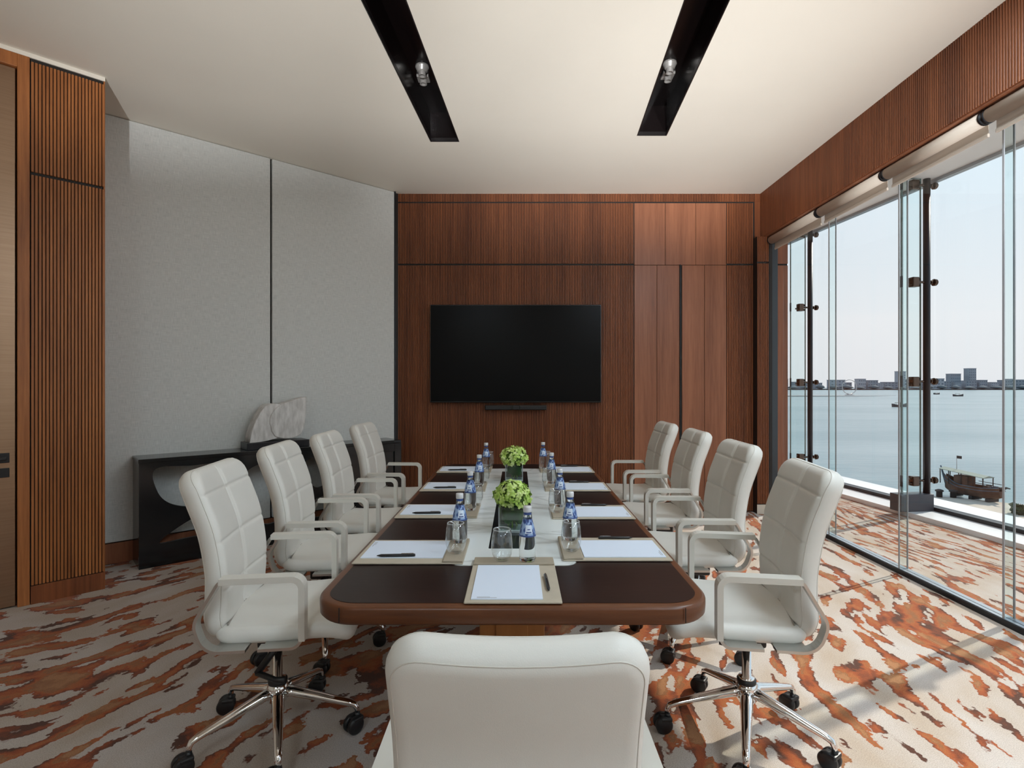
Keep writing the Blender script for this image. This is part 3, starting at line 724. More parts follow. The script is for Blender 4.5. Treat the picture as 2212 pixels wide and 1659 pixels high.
# ---- console with pebble-shaped cut-outs
KA = math.atan2(0.67, 0.742)
t = thing('console_table', 'long black lacquered console with pebble-shaped cut-outs against the fabric wall', 'console', (-2.83, 4.066, 0), KA)
L, Hc, D = 2.21, 0.827, 0.315
holes = [smooth_loop([(0.105, 0.745), (0.35, 0.748), (0.58, 0.745), (0.60, 0.62), (0.52, 0.47), (0.36, 0.425), (0.20, 0.47), (0.115, 0.58)]),
         smooth_loop([(0.13, 0.178), (0.30, 0.18), (0.52, 0.20), (0.56, 0.30), (0.42, 0.345), (0.27, 0.285)]),
         smooth_loop([(0.72, 0.60), (0.80, 0.69), (0.98, 0.72), (1.13, 0.62), (1.14, 0.42), (1.05, 0.23), (0.90, 0.19), (0.78, 0.30), (0.715, 0.45)]),
         smooth_loop([(1.25, 0.70), (1.42, 0.72), (1.50, 0.60), (1.46, 0.48), (1.34, 0.45), (1.26, 0.55)]),
         smooth_loop([(1.24, 0.20), (1.48, 0.18), (1.60, 0.27), (1.50, 0.36), (1.33, 0.34)])]
outer = [(0, 0), (L, 0), (L, Hc - 0.03), (0, Hc - 0.03)]
me = curve_mesh('front_lattice', [outer] + holes, 0.03, 'lacquer_black'); link('front_lattice', me, t, (0, 0.022, 0))
MB().bevbox(-0.004, L + 0.004, -0.002, D, Hc - 0.03, Hc, 0.003).build('top_slab', 'lacquer_black', t)
MB().bevbox(0, 0.03, 0.037, D, 0, Hc - 0.03, 0.002).build('end_panel', 'lacquer_black', t)
MB().bevbox(L - 0.03, L, 0.037, D, 0, Hc - 0.03, 0.002).build('end_panel', 'lacquer_black', t)
MB().box(1.60, L - 0.03, 0.25, 0.27, 0.0, Hc - 0.03).build('back_panel', 'lacquer_black', t)
MB().box(0.03, L - 0.03, 0.06, D - 0.02, 0.06, 0.085).build('bottom_shelf', 'lacquer_black', t)
# raised frame at the far end
MB().bevbox(L - 0.075, L + 0.002, -0.008, 0.006, 0, Hc - 0.03, 0.002).bevbox(1.62, L - 0.075, -0.008, 0.006, Hc - 0.11, Hc - 0.03, 0.002).build('end_frame', 'lacquer_black', t)

# ---- stone sculpture on its plinth
kl = Matrix.Translation((-2.83, 4.066, 0)) @ Matrix.Rotation(KA, 4, 'Z')
pos = kl @ Vector((0.80, 0.06, Hc))
t = thing('stone_sculpture', 'pale carved stone sculpture of two overlapping leaves on a black plinth, on the console', 'sculpture', pos, KA)
MB().bevbox(-0.03, 0.50, 0.0, 0.20, 0.0, 0.062, 0.004).build('plinth', 'plinth_black', t)
def zc(p): return [((x - 550) * 0.000389, 0.062 + (1135 - y) * 0.000402) for x, y in p]
crescent = zc([(550, 1135), (580, 980), (620, 830), (670, 700), (720, 600), (790, 480), (850, 400), (905, 355), (960, 333), (1020, 325), (1080, 325), (1140, 335), (1200, 355),
               (1250, 420), (1230, 700), (1180, 1050), (850, 1112)])
leaf = zc([(1200, 352), (1140, 395), (1085, 445), (1040, 500), (1000, 570), (980, 640), (975, 700), (980, 750), (1000, 805), (1010, 900), (1080, 1010), (1180, 1052), (1280, 1072), (1400, 1075), (1480, 1062), (1560, 1040),
           (1640, 1000), (1700, 880), (1735, 700), (1752, 450), (1760, 195), (1600, 222), (1400, 280), (1300, 315)])
me = curve_mesh('crescent_lobe', [crescent], 0.15, 'sculpture_stone', 0.006); link('crescent_lobe', me, t, (0, 0.098, 0))
me = curve_mesh('leaf_lobe', [leaf], 0.13, 'sculpture_stone', 0.008); link('leaf_lobe', me, t, (0, 0.078, 0))

# ================================================================== CONFERENCE TABLE
TZ = 0.75
TX0, TX1, TY0, TY1 = -0.605, 0.575, 1.552, 4.385
TC = (-0.015, (TY0 + TY1) / 2)
t = thing('conference_table', 'long dark wood conference table with rounded corners and a white marble centre', 'table', (TC[0], TC[1], 0))
def loc_rr(x0, x1, y0, y1, r): return rrect(x0 - TC[0], x1 - TC[0], y0 - TC[1], y1 - TC[1], r, 10)
# edge: solid rim with a soft rounded profile
prof = [(0.030, -0.056), (0.008, -0.054), (0.001, -0.046), (0.0, -0.03), (0.0, -0.010), (0.003, -0.003), (0.010, 0.0), (0.032, 0.0)]
m = MB(); rings = []
for off, dz in prof:
    rings.append([(x, y, TZ + dz) for x, y in loc_rr(TX0 + off, TX1 - off, TY0 + off, TY1 - off, 0.135 - off)])
N = len(rings[0]); v = [p for r_ in rings for p in r_]; f = []
for i in range(len(rings) - 1):
    for k in range(N): f.append((i * N + k, i * N + (k + 1) % N, (i + 1) * N + (k + 1) % N, (i + 1) * N + k))
f.append(tuple(range(N)))
m.add(v, f, True); rim = m.build('edge_rim', 'table_edge', t)
MB().prism(loc_rr(TX0 + 0.030, TX1 - 0.030, TY0 + 0.030, TY1 - 0.030, 0.105), TZ - 0.05, TZ + 0.0012).build('veneer_top', 'table_veneer', t)
MB().box(TX0 + 0.095 - TC[0] - 0.001, TX0 + 0.095 - TC[0] + 0.001, TY0 - 0.0008 - TC[1], TY0 + 0.002 - TC[1], TZ - 0.045, TZ - 0.002).box(TX1 - 0.095 - TC[0] - 0.001, TX1 - 0.095 - TC[0] + 0.001, TY0 - 0.0008 - TC[1], TY0 + 0.002 - TC[1], TZ - 0.045, TZ - 0.002).build('edge_joint', 'groove_black', rim)
MB().prism(loc_rr(-0.246, 0.213, 1.905, 4.118, 0.05), TZ - 0.02, TZ + 0.0016).build('inlay_trim', 'aluminium', t)
mar = MB().prism(loc_rr(-0.243, 0.210, 1.908, 4.115, 0.048), TZ - 0.02, TZ + 0.0030).build('marble_inlay', 'marble', t)
MB().prism(loc_rr(-0.112, 0.069, 2.10, 3.97, 0.004), TZ, TZ + 0.0038).build('cable_trough_cover', 'lacquer_black', mar)
for y in (-0.74, 0.74):
    pd = MB().bevbox(-0.13, 0.118, y - 0.16, y + 0.16, 0.03, TZ - 0.05, 0.004).build('pedestal', 'pedestal_wood', t)
    MB().bevbox(-0.068, 0.055, y - 0.166, y - 0.158, 0.06, TZ - 0.06, 0.002, 1).build('inset_panel', 'pedestal_wood', pd)
    MB().bevbox(-0.22, 0.20, y - 0.24, y + 0.24, 0.0, 0.03, 0.004).build('foot_plate', 'table_veneer', pd)
MB().bevbox(-0.03, 0.03, -0.6, 0.6, TZ - 0.16, TZ - 0.06, 0.004).build('stretcher', 'table_veneer', t)

# ================================================================== CHAIRS
def slab(path, W, T, r, Redge, seams_l, seams_s, conc, nl=34, ns=22, gd=0.0055, gw=0.006, bulge=0.0):
    P = catmull(path, 12)
    cum = [0.0]
    for i in range(1, len(P)): cum.append(cum[-1] + (P[i] - P[i - 1]).length)
    L = cum[-1]
    def at(l):
        l = min(max(l, 0), L)
        for i in range(1, len(P)):
            if cum[i] >= l or i == len(P) - 1:
                k = (l - cum[i - 1]) / max(1e-9, cum[i] - cum[i - 1])
                a, c_ = P[max(i - 2, 0)], P[min(i + 1, len(P) - 1)]
                return P[i - 1].lerp(P[i], k), (c_ - a).normalized()
    def samples(lo, hi, n, seams, edge):
        s_ = {round(lo + (hi - lo) * i / n, 5) for i in range(n + 1)}
        for q in seams:
            for o in (-0.014, -0.007, -0.0035, 0, 0.0035, 0.007, 0.014): s_.add(round(q + o, 5))
        for fr in (0.02, 0.07, 0.16, 0.3, 0.5, 0.75, 1.0):
            s_.add(round(lo + edge * fr, 5)); s_.add(round(hi - edge * fr, 5))
        s_ = sorted(q for q in s_ if lo - 1e-6 <= q <= hi + 1e-6)
        out = [s_[0]]
        for q in s_[1:]:
            if q - out[-1] > 0.0006 or q == s_[-1]: out.append(q)
        return out
    ls = samples(0, L, nl, seams_l, Redge); us = [q / W for q in samples(-W, W, ns, seams_s, Redge)]
    def d_in(s_, l):
        qx, qy = abs(s_) - W + r, abs(l - L / 2) - L / 2 + r
        return r - (math.hypot(max(qx, 0), max(qy, 0)) + min(max(qx, qy), 0))
    front, rear = [], []
    for l in ls:
        e = abs(l - L / 2) - (L / 2 - r)
        w_ = W if e <= 0 else W - r + math.sqrt(max(0, r * r - e * e))
        p, tg = at(l); nn = Vector((tg.y, -tg.x))
        for u_ in us:
            s_ = w_ * u_; d = max(0.0, d_in(s_, l)); k = min(d / Redge, 1)
            th = T / 2 * math.sqrt(max(0, 1 - (1 - k) ** 2))
            g = 0.0
            for q in seams_l: g = max(g, gd * math.exp(-((l - q) / gw) ** 2))
            for q in seams_s: g = max(g, gd * math.exp(-((s_ - q) / gw) ** 2))
            puff = bulge * min(1, d / 0.08)
            o = conc * (s_ / W) ** 2
            a = p + nn * (o + th + puff - g * min(1, k)); b_ = p + nn * (o - th)
            front.append((a.x, s_, a.y)); rear.append((b_.x, s_, b_.y))
    nu, nv = len(us), len(ls); M = MB(); v = front + rear; f = []; K = nu * nv
    for i in range(nv - 1):
        for j in range(nu - 1):
            a = i * nu + j
            f.append((a, a + 1, a + nu + 1, a + nu)); f.append((K + a, K + a + nu, K + a + nu + 1, K + a + 1))
    for i in range(nv - 1):
        a = i * nu; f.append((a, a + nu, K + a + nu, K + a)); a = i * nu + nu - 1; f.append((a, K + a, K + a + nu, a + nu))
    for j in range(nu - 1):
        f.append((j, K + j, K + j + 1, j + 1)); a = (nv - 1) * nu + j; f.append((a, a + 1, K + a + 1, K + a))
    M.add(v, f, True)
    # piping along the rear edge
    pip = []
    ins = 0.016
    rp = rrect(-W + ins, W - ins, ins, L - ins, max(0.02, r - ins), 8); dense = []
    for i in range(len(rp)):
        a, c_ = Vector(rp[i]), Vector(rp[(i + 1) % len(rp)]); k_ = max(1, int((c_ - a).length / 0.02))
        dense += [tuple(a.lerp(c_, j / k_)) for j in range(k_)]
    for x, y in dense:
        p, tg = at(y); nn = Vector((tg.y, -tg.x)); d = d_in(x, y); k = min(d / Redge, 1)
        th = T / 2 * math.sqrt(max(0, 1 - (1 - k) ** 2))
        q = p + nn * (conc * (x / W) ** 2 - th); pip.append((q.x, x, q.y))
    # seam where the front cushion meets the side panel
    fp = []
    for x, y in dense:
        k2 = (W - 0.006) / (W - ins); x2 = x * k2; y2 = L / 2 + (y - L / 2) * (L / 2 - 0.006) / (L / 2 - ins)
        p, tg = at(y2); nn = Vector((tg.y, -tg.x)); d = max(0, d_in(x2, y2)); k = min(d / Redge, 1)
        th = T / 2 * math.sqrt(max(0, 1 - (1 - k) ** 2))
        q = p + nn * (conc * (x2 / W) ** 2 + th + bulge * min(1, d / 0.08)); fp.append((q.x, x2, q.y))
    return M, pip, fp

def weld(mb, name, mat):
    me = mb.mesh(name, mat); bm = bmesh.new(); bm.from_mesh(me)
    bmesh.ops.remove_doubles(bm, verts=bm.verts[:], dist=1e-5)
    bmesh.ops.recalc_face_normals(bm, faces=bm.faces[:])
    for fc in bm.faces: fc.smooth = True
    bm.to_mesh(me); bm.free(); return me

back_path = [(-0.120, 0.490), (-0.150, 0.510), (-0.168, 0.560), (-0.165, 0.63), (-0.166, 0.72), (-0.188, 0.85), (-0.226, 0.96), (-0.268, 1.072)]
bk, bpip, fpip = slab(back_path, 0.236, 0.078, 0.075, 0.036, [0.19, 0.35, 0.517], [-0.008, 0.008], 0.022, bulge=0.006)
back_me = weld(bk, 'backrest', 'leather')
pip_me = MB().tube(bpip + [bpip[0]], 0.0015, 6, caps=False).mesh('piping', 'leather_seam')
fseam_me = MB().tube(fpip + [fpip[0]], 0.0014, 6, caps=False).mesh('edge_seam', 'leather_seam')
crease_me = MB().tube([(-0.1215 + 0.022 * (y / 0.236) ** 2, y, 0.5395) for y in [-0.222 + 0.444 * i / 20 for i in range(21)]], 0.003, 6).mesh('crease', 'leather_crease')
seat_path = [(-0.150, 0.520), (-0.110, 0.511), (-0.05, 0.507), (0.08, 0.507), (0.21, 0.512), (0.285, 0.502), (0.322, 0.462)]
st, spip, _f = slab(seat_path, 0.246, 0.058, 0.06, 0.028, [0.45], [], 0.008, bulge=0.004, nl=26, ns=16, gd=0.002)
# the top of the seat is the side away from the frame: flip so that the puffed side looks up
st.v = [(x, y, z) for x, y, z in st.v]
seat_me = weld(st, 'seat', 'leather')
loop = fillet([(0.02, 0.476), (0.165, 0.476), (0.165, 0.715), (-0.105, 0.715), (-0.188, 0.575), (-0.155, 0.476), (-0.02, 0.476)], [0, 0.04, 0.035, 0.02, 0.06, 0.07, 0])
arm_me = {}
for s_ in (-1, 1):
    arm_me[s_] = MB().band(loop, s_ * 0.277 - 0.021, s_ * 0.277 + 0.021, 0.010).mesh('armrest', 'aluminium')
padp = fillet([(0.165, 0.50), (0.165, 0.715), (-0.105, 0.715)], [0, 0.035, 0])
pad_me = {s_: MB().band(padp, s_ * 0.277 - 0.0235, s_ * 0.277 + 0.0235, 0.021).mesh('arm_sleeve', 'arm_cream') for s_ in (-1, 1)}
brk_me = {s_: MB().bevbox(0.03, 0.14, min(s_ * 0.12, s_ * 0.285), max(s_ * 0.12, s_ * 0.285), 0.471, 0.481, 0.003, 1).bevbox(-0.13, -0.02, min(s_ * 0.12, s_ * 0.285), max(s_ * 0.12, s_ * 0.285), 0.471, 0.481, 0.003, 1).mesh('arm_bracket', 'aluminium') for s_ in (-1, 1)}
lift_me = MB().lathe([(0.026, 0.10), (0.026, 0.215), (0.030, 0.222), (0.030, 0.236), (0.0175, 0.238), (0.0175, 0.44)], 18).mesh('gas_lift', 'chrome')
col_me = MB().lathe([(0.034, 0.205), (0.036, 0.214), (0.036, 0.226), (0.019, 0.232)], 20).mesh('collar', 'black_plastic')
mech_me = MB().bevbox(-0.11, 0.15, -0.085, 0.085, 0.435, 0.474, 0.008).bevbox(-0.06, 0.09, -0.06, 0.06, 0.372, 0.44, 0.010).mesh('tilt_mechanism', 'black_plastic')
lev_me = MB().tube([(0.03, -0.06, 0.40), (0.0, -0.085, 0.36), (-0.045, -0.10, 0.300)], 0.013, 8).tube([(-0.045, -0.10, 0.303), (0.03, -0.135, 0.290), (0.07, -0.15, 0.295)], [0.011, 0.010, 0.012], 8).mesh('lever', 'black_plastic')
hub_me = MB().lathe([(0.030, 0.135), (0.040, 0.150), (0.040, 0.195), (0.034, 0.212), (0.028, 0.214)], 20).mesh('hub', 'chrome')
leg_me = MB().tube([(0.02, 0, 0.178), (0.06, 0, 0.172), (0.16, 0, 0.146), (0.275, 0, 0.114), (0.298, 0, 0.104), (0.306, 0, 0.088), (0.307, 0, 0.068)],
                   [0.026, 0.023, 0.019, 0.0145, 0.0135, 0.012, 0.010], 12, flat=0.85).mesh('leg', 'chrome')
cs = MB()
for s_ in (-1, 1):
    y0, y1 = s_ * 0.005, s_ * 0.026
    cs.tube([(0.018, y0, 0.034), (0.018, y0 + s_ * 0.003, 0.034), (0.018, y1 - s_ * 0.004, 0.034), (0.018, y1, 0.034)], [0.030, 0.034, 0.034, 0.028], 22)
cs.tube([(0.018, -0.006, 0.034), (0.018, 0.006, 0.034)], 0.018, 14)
cs.tube([(0.0, 0, 0.075), (0.0, 0, 0.052)], 0.011, 10).bevbox(-0.014, 0.034, -0.027, 0.027, 0.048, 0.066, 0.006)
cast_me = cs.mesh('caster', 'black_plastic')
for me in (pip_me, fseam_me, crease_me, *arm_me.values(), *pad_me.values(), *brk_me.values(), lift_me, col_me, mech_me, lev_me, hub_me, leg_me, cast_me):
    bm = bmesh.new(); bm.from_mesh(me); bmesh.ops.recalc_face_normals(bm, faces=bm.faces[:]); bm.to_mesh(me); bm.free()

def chair(x, y, face, label, leg0=0.0, drop=0.0):
    # face: heading of the sitter in degrees (world); leg0: world heading of one foot
    t = thing('office_chair', label, 'chair', (x, y, 0), R(face), 'cream leather swivel chairs around the conference table')
    up = (0, 0, -drop)
    b_ = link('backrest', back_me, t, up); link('piping', pip_me, b_); link('edge_seam', fseam_me, b_)
    se = link('seat', seat_me, t, up); link('crease', crease_me, se)
    for s_ in (1, -1):
        a = link('armrest', arm_me[s_], t, up); link('arm_sleeve', pad_me[s_], a); link('arm_bracket', brk_me[s_], a)
    me = link('tilt_mechanism', mech_me, t, up); link('lever', lev_me, me)
    g = link('gas_lift', lift_me, t, (0, 0, 0)); link('collar', col_me, g)
    if drop: g.scale = (1, 1, 1 - drop / 0.44 * 0.98)
    link('hub', hub_me, t)
    rr_ = random.Random(int(x * 1000) + int(y * 77))
    for k in range(5):
        lg = link('leg', leg_me, t, (0, 0, 0), (0, 0, R(leg0 - face + 72 * k)))
        link('caster', cast_me, lg, (0.307, 0, 0), (0, 0, math.atan2(-y, -x) - R(90 + leg0 + 72 * k) + R(rr_.uniform(-38, 38))))
    return t
S1 = 'cream leather swivel armchair on the {} side of the table, {} from the television wall'
ORD = {4: 'first', 3: 'second', 2: 'third', 1: 'fourth'}
CH_R = {1: (0.905, 2.15, 180 - 8, -113), 2: (0.965, 2.945, 180 - 1.5, -130), 3: (0.993, 3.73, 180 - 2, -60), 4: (0.994, 4.49, 180, -100)}
CH_L = {1: (-0.948, 2.15, 7.5, -66), 2: (-1.025, 2.89, 5, -70), 3: (-1.015, 3.56, 2, -115), 4: (-1.004, 4.345, -2.5, -50)}
for k, (x, y, fa, lg) in CH_R.items(): chair(x, y, fa, S1.format('window', ORD[k]), lg)
for k, (x, y, fa, lg) in CH_L.items(): chair(x, y, fa, S1.format('fabric-wall', ORD[k]), lg)
chair(0.0, 1.195, 90, 'cream leather swivel armchair at the head of the table, facing the television', -54, 0.13)
# ================================================================== PLACE SETTINGS
ZP = TZ + 0.0032
# shared meshes; local x runs from the sitter's edge of the table inwards, local y across
PADL, PADW = 0.392, 0.285
pad_m = MB().bevbox(0, PADL, -PADW / 2, PADW / 2, 0, 0.006, 0.0025).mesh('blotter', 'pad_leather')
tray_m = MB().bevbox(PADL - 0.072, PADL - 0.001, -PADW / 2 + 0.002, PADW / 2 - 0.002, 0.006, 0.013, 0.0025).mesh('coaster_strip', 'tray_leather')
paper_m = MB().box(0, 0.297, -0.105, 0.105, 0, 0.003).mesh('paper_pad', 'paper')
print_m = MB().box(0.0, 0.0035, 0.030, 0.088, 0, 0.0003).box(0.006, 0.0085, 0.05, 0.088, 0, 0.0003).mesh('printed_line', 'print_grey')
pen_m = MB().tube([(0, 0, 0.0055), (0.012, 0, 0.0055), (0.016, 0, 0.0055), (0.07, 0, 0.0055), (0.134, 0, 0.0055), (0.138, 0, 0.0055)], [0.0012, 0.004, 0.005, 0.0055, 0.0055, 0.004], 12).mesh('barrel', 'pen_black')
clip_m = MB().bevbox(0.088, 0.132, -0.0015, 0.0015, 0.0108, 0.0128, 0.0005, 1).mesh('clip', 'pen_silver')
# bottle
Hb = 0.192
bprof = [(0.0, 0.0), (0.022, 0.0), (0.027, 0.003), (0.0295, 0.010), (0.0295, 0.030), (0.0300, 0.060), (0.0290, 0.085), (0.0260, 0.105), (0.0205, 0.128), (0.0155, 0.148), (0.0130, 0.163), (0.0125, 0.176), (0.0, 0.176)]
bot_m = MB().lathe(bprof[1:-1], 32).mesh('bottle_body', 'bottle_water')
lab_m = MB().lathe([(0.0284, 0.0925), (0.0268, 0.1055), (0.0212, 0.1285), (0.0163, 0.1475)], 32, cap0=False, cap1=False).mesh('neck_label', 'bottle_label')
def patch(z0, z1, r0, r1, a0, a1, n=8):
    v, f = [], []
    for i in range(n + 1):
        a = R(a0 + (a1 - a0) * i / n)
        v += [(r0 * math.cos(a), r0 * math.sin(a), z0), (r1 * math.cos(a), r1 * math.sin(a), z1)]
    for i in range(n): f.append((2 * i, 2 * i + 2, 2 * i + 3, 2 * i + 1))
    return v, f
lm = MB(); lm.add(*patch(0.100, 0.1285, 0.0286, 0.0218, -128, -72)); pale_m = lm.mesh('label_panel', 'label_pale')
lm = MB(); lm.add(*patch(0.1025, 0.1065, 0.0284, 0.0275, -120, -82)); lm.add(*patch(0.113, 0.116, 0.0261, 0.0254, -112, -90)); bar_m = lm.mesh('label_print', 'label_blue')
rim_m = MB().lathe([(0.0302, 0.0885), (0.0291, 0.0935)], 32, cap0=False, cap1=False).mesh('label_band', 'label_blue')
nk_m = MB().lathe([(0.0137, 0.162), (0.0133, 0.170)], 24, cap0=False, cap1=False).mesh('neck_band', 'label_blue')
cap_m = MB().lathe([(0.0142, 0.171), (0.0150, 0.173), (0.0150, 0.188), (0.0138, 0.1915)], 28).mesh('cap', 'cap_white')
# stemless tumbler
gl_out = [(0.020, 0.0), (0.0235, 0.0012), (0.030, 0.010), (0.0355, 0.025), (0.0380, 0.042), (0.0378, 0.060), (0.0350, 0.085), (0.0312, 0.110)]
gl_in = [(0.0300, 0.110), (0.0338, 0.085), (0.0366, 0.060), (0.0368, 0.042), (0.0342, 0.026), (0.0285, 0.013), (0.0215, 0.007), (0.002, 0.006)]
rimg_m = MB().tube([(0.0306 * math.cos(2 * math.pi * k / 32), 0.0306 * math.sin(2 * math.pi * k / 32), 0.110) for k in range(33)], 0.0007, 6, caps=False).mesh('rim', 'glass_highlight')  # pale ring paints the highlight along the rim
glass_m = MB().lathe(gl_out + gl_in, 36).mesh('tumbler', 'table_glass')
for me in (pad_m, tray_m, pen_m, bot_m, cap_m, glass_m, clip_m):
    bm = bmesh.new(); bm.from_mesh(me); bmesh.ops.recalc_face_normals(bm, faces=bm.faces[:]); bm.to_mesh(me); bm.free()

def setting(org, rz, place, paper_off, pen, bottle, glass, lab_turn):
    M = Matrix.Translation((org[0], org[1], ZP)) @ Matrix.Rotation(rz, 4, 'Z')
    def W(x, y, z): return M @ Vector((x, y, z))
    t = thing('desk_blotter', 'beige leather desk blotter ' + place, 'desk pad', W(0, 0, 0), rz, 'beige blotters on the conference table')
    link('blotter', pad_m, t); link('coaster_strip', tray_m, t)
    n_ = tag(link('notepad', paper_m, None, W(0.017, paper_off, 0.0062), (0, 0, rz)), 'blank white notepad ' + place, 'notepad', 'white notepads on the blotters')
    link('printed_line', print_m, n_, (0.006, 0, 0.0031))
    px_, py_, pa = pen[:3]; pz = 0.0062 if len(pen) > 3 else 0.0093
    p_ = thing('pen', 'slim black pen ' + place, 'pen', W(px_, py_, pz), rz + R(pa), 'black pens beside the notepads')
    link('barrel', pen_m, p_); link('clip', clip_m, p_)
    b_ = thing('water_bottle', 'clear water bottle with blue label ' + place, 'bottle', (bottle[0], bottle[1], ZP + 0.0135), R(lab_turn), 'water bottles on the conference table')
    bd = link('bottle_body', bot_m, b_); lb = link('neck_label', lab_m, b_); link('label_panel', pale_m, lb); link('label_print', bar_m, lb)
    link('label_band', rim_m, b_); link('neck_band', nk_m, b_); link('cap', cap_m, b_)
    g_ = tag(link('drinking_glass', glass_m, None, (glass[0], glass[1], ZP + 0.0135)), 'empty stemless drinking glass ' + place, 'glass', 'drinking glasses on the conference table')
    link('rim', rimg_m, g_)
PL = 'at the {} place from the television wall, {} side'
XL, XR = -0.584, 0.556
XBL, XBR = XL + PADL - 0.036, XR - PADL + 0.036
# fabric-wall side: bottle and glass y
for k, ys, by, gy, bx, gx in ((1, 1.912, 2.145, 2.005, 0, 0), (2, 2.570, 2.69, 2.80, -0.006, 0.012), (3, 3.222, 3.33, 3.45, -0.006, 0.012), (4, 3.905, 4.02, 4.14, -0.004, 0.012)):
    setting((XL, ys + PADW / 2), 0, PL.format(ORD[k], 'fabric-wall'), 0.012, (0.075, -0.088, 3.0), (XBL + bx, by), (XBL + gx, gy), {1: 30, 2: 5, 3: 25, 4: 15}[k])
for k, ys, by, gy, bx, gx in ((1, 1.945, 2.175, 2.03, 0.010, 0.0), (2, 2.552, 2.775, 2.645, 0.016, -0.012), (3, 3.222, 3.43, 3.31, 0.014, -0.014), (4, 3.905, 4.06, 4.16, -0.010, 0.020)):
    setting((XR, ys + PADW / 2), math.pi, PL.format(ORD[k], 'window'), 0.012, (0.09, -0.122, 0.0, 1), (XBR + bx, by), (XBR + gx, gy), {1: 0, 2: 15, 3: 5, 4: 20}[k])
# head of the table
setting((-0.013, 1.566), math.pi / 2, 'at the head of the table facing the television', 0.018, (0.075, -0.108, 2.0, 1), (0.035, 1.918), (-0.055, 1.918), 20)

# ================================================================== FLOWERS
def posy(loc, label, seed, Rf):
    r_ = random.Random(seed)
    t = thing('flower_vase', label, 'vase of flowers', loc, R(r_.uniform(-3, 3)))
    h, a, th = 0.108, 0.058, 0.0045
    vz = MB()
    o = rrect(-a, a, -a, a, 0.008, 4); i_ = rrect(-a + th, a - th, -a + th, a - th, 0.006, 4); n = len(o)
    v = [(x, y, 0) for x, y in o] + [(x, y, h) for x, y in o] + [(x, y, h) for x, y in i_] + [(x, y, 0.012) for x, y in i_]
    f = [tuple(range(n - 1, -1, -1))]
    for b_ in range(3):
        for k in range(n): f.append((b_ * n + k, b_ * n + (k + 1) % n, (b_ + 1) * n + (k + 1) % n, (b_ + 1) * n + k))
    f.append(tuple(3 * n + k for k in range(n)))
    gv = vz.add(v, f).build('glass_vase', 'vase_glass', t)
    ed = MB()
    for sx in (-1, 1):
        for sy in (-1, 1): ed.box(sx * a - (0.0035 if sx > 0 else 0), sx * a + (0 if sx > 0 else 0.0035), sy * a - (0.0035 if sy > 0 else 0), sy * a + (0 if sy > 0 else 0.0035), 0.001, h)
    ed.build('glass_edge', 'glass_edge_grey', gv)  # pale strips paint the bright corners of the clear vase
    MB().prism(rrect(-a, a, -a, a, 0.008, 4), 0.0005, 0.009).build('thick_base', 'glass_highlight', gv)  # pale slab paints the brightness of the thick glass base
    for k in range(7):                                   # broad leaves wrapped inside the glass
        a0 = k * 0.9 + r_.uniform(-0.2, 0.2); m = MB(); v, f = [], []
        for i in range(9):
            s_ = i / 8; wd = 0.027 * math.sin(math.pi * (0.08 + 0.9 * s_)) + 0.003
            an = a0 + (s_ - 0.5) * 2.0; zc_ = 0.084 - 0.020 * math.cos((s_ - 0.5) * 3)
            q = 0.047 / max(abs(math.cos(an)), abs(math.sin(an)))
            q = min(q, 0.056) - 0.0035 * (k % 3)
            for d in (-1, 0, 1): v.append((q * math.cos(an), q * math.sin(an), min(0.104, zc_ + d * wd)))
        for i in range(8):
            for d in range(2): f.append((i * 3 + d, i * 3 + 3 + d, i * 3 + 4 + d, i * 3 + 1 + d))
        m.add(v, f, True).build('leaf', 'leaf_dark', t)
    for k in range(3):
        an = k * 2.1 + 0.5
        MB().tube([(0.022 * math.cos(an), 0.022 * math.sin(an), 0.014), (0.006 * math.cos(an), 0.006 * math.sin(an), 0.06), (0, 0, 0.13)], 0.0032, 8).build('stem', 'stem_green', t)
    m = MB(); N = 130; cz = 0.150
    for k in range(N):
        zz = 1 - 1.62 * (k + 0.5) / N; an = k * 2.39996 + r_.uniform(-0.2, 0.2)
        q = math.sqrt(max(0, 1 - zz * zz)); jr = r_.uniform(0.90, 1.08)
        d = Vector((q * math.cos(an), q * math.sin(an), zz)); c_ = Vector((d.x * Rf * jr, d.y * Rf * jr, cz + d.z * Rf * 0.78 * jr))
        nn = (d + Vector((r_.uniform(-.6, .6), r_.uniform(-.6, .6), r_.uniform(-.3, .5)))).normalized()
        e1 = nn.orthogonal().normalized(); e1 = Matrix.Rotation(r_.uniform(0, 6.3), 3, nn) @ e1
        for j in range(4):
            ax = Matrix.Rotation(j * math.pi / 2, 3, nn) @ e1; sd_ = nn.cross(ax); sz = r_.uniform(0.0115, 0.016)
            pts = [(0.0, 0, 0), (0.45, 0.42, 0.10), (0.95, 0.38, 0.05), (1.12, 0, 0.10), (0.95, -0.38, 0.05), (0.45, -0.42, 0.10), (0.6, 0, 0.16)]
            v = [c_ + ax * (x * sz) + sd_ * (y * sz) + nn * (z * sz * 1.6) for x, y, z in pts]
            m.add(v, [(6, 0, 1), (6, 1, 2), (6, 2, 3), (6, 3, 4), (6, 4, 5), (6, 5, 0)], True)
    m.build('bloom', 'petal_green', t)
    MB().lathe([(0.02, cz - Rf * 0.52), (Rf * 0.62, cz - Rf * 0.30), (Rf * 0.74, cz), (Rf * 0.58, cz + Rf * 0.40), (0.01, cz + Rf * 0.56)], 16).build('bloom_core', 'bloom_green', t)
posy((-0.022, 2.375, TZ + 0.0040), 'green hydrangea in a square glass vase, beside the drinking glass of the table head', 3, 0.076)
posy((-0.021, 3.62, TZ + 0.0040), 'green hydrangea in a square glass vase, nearer the television', 8, 0.088)

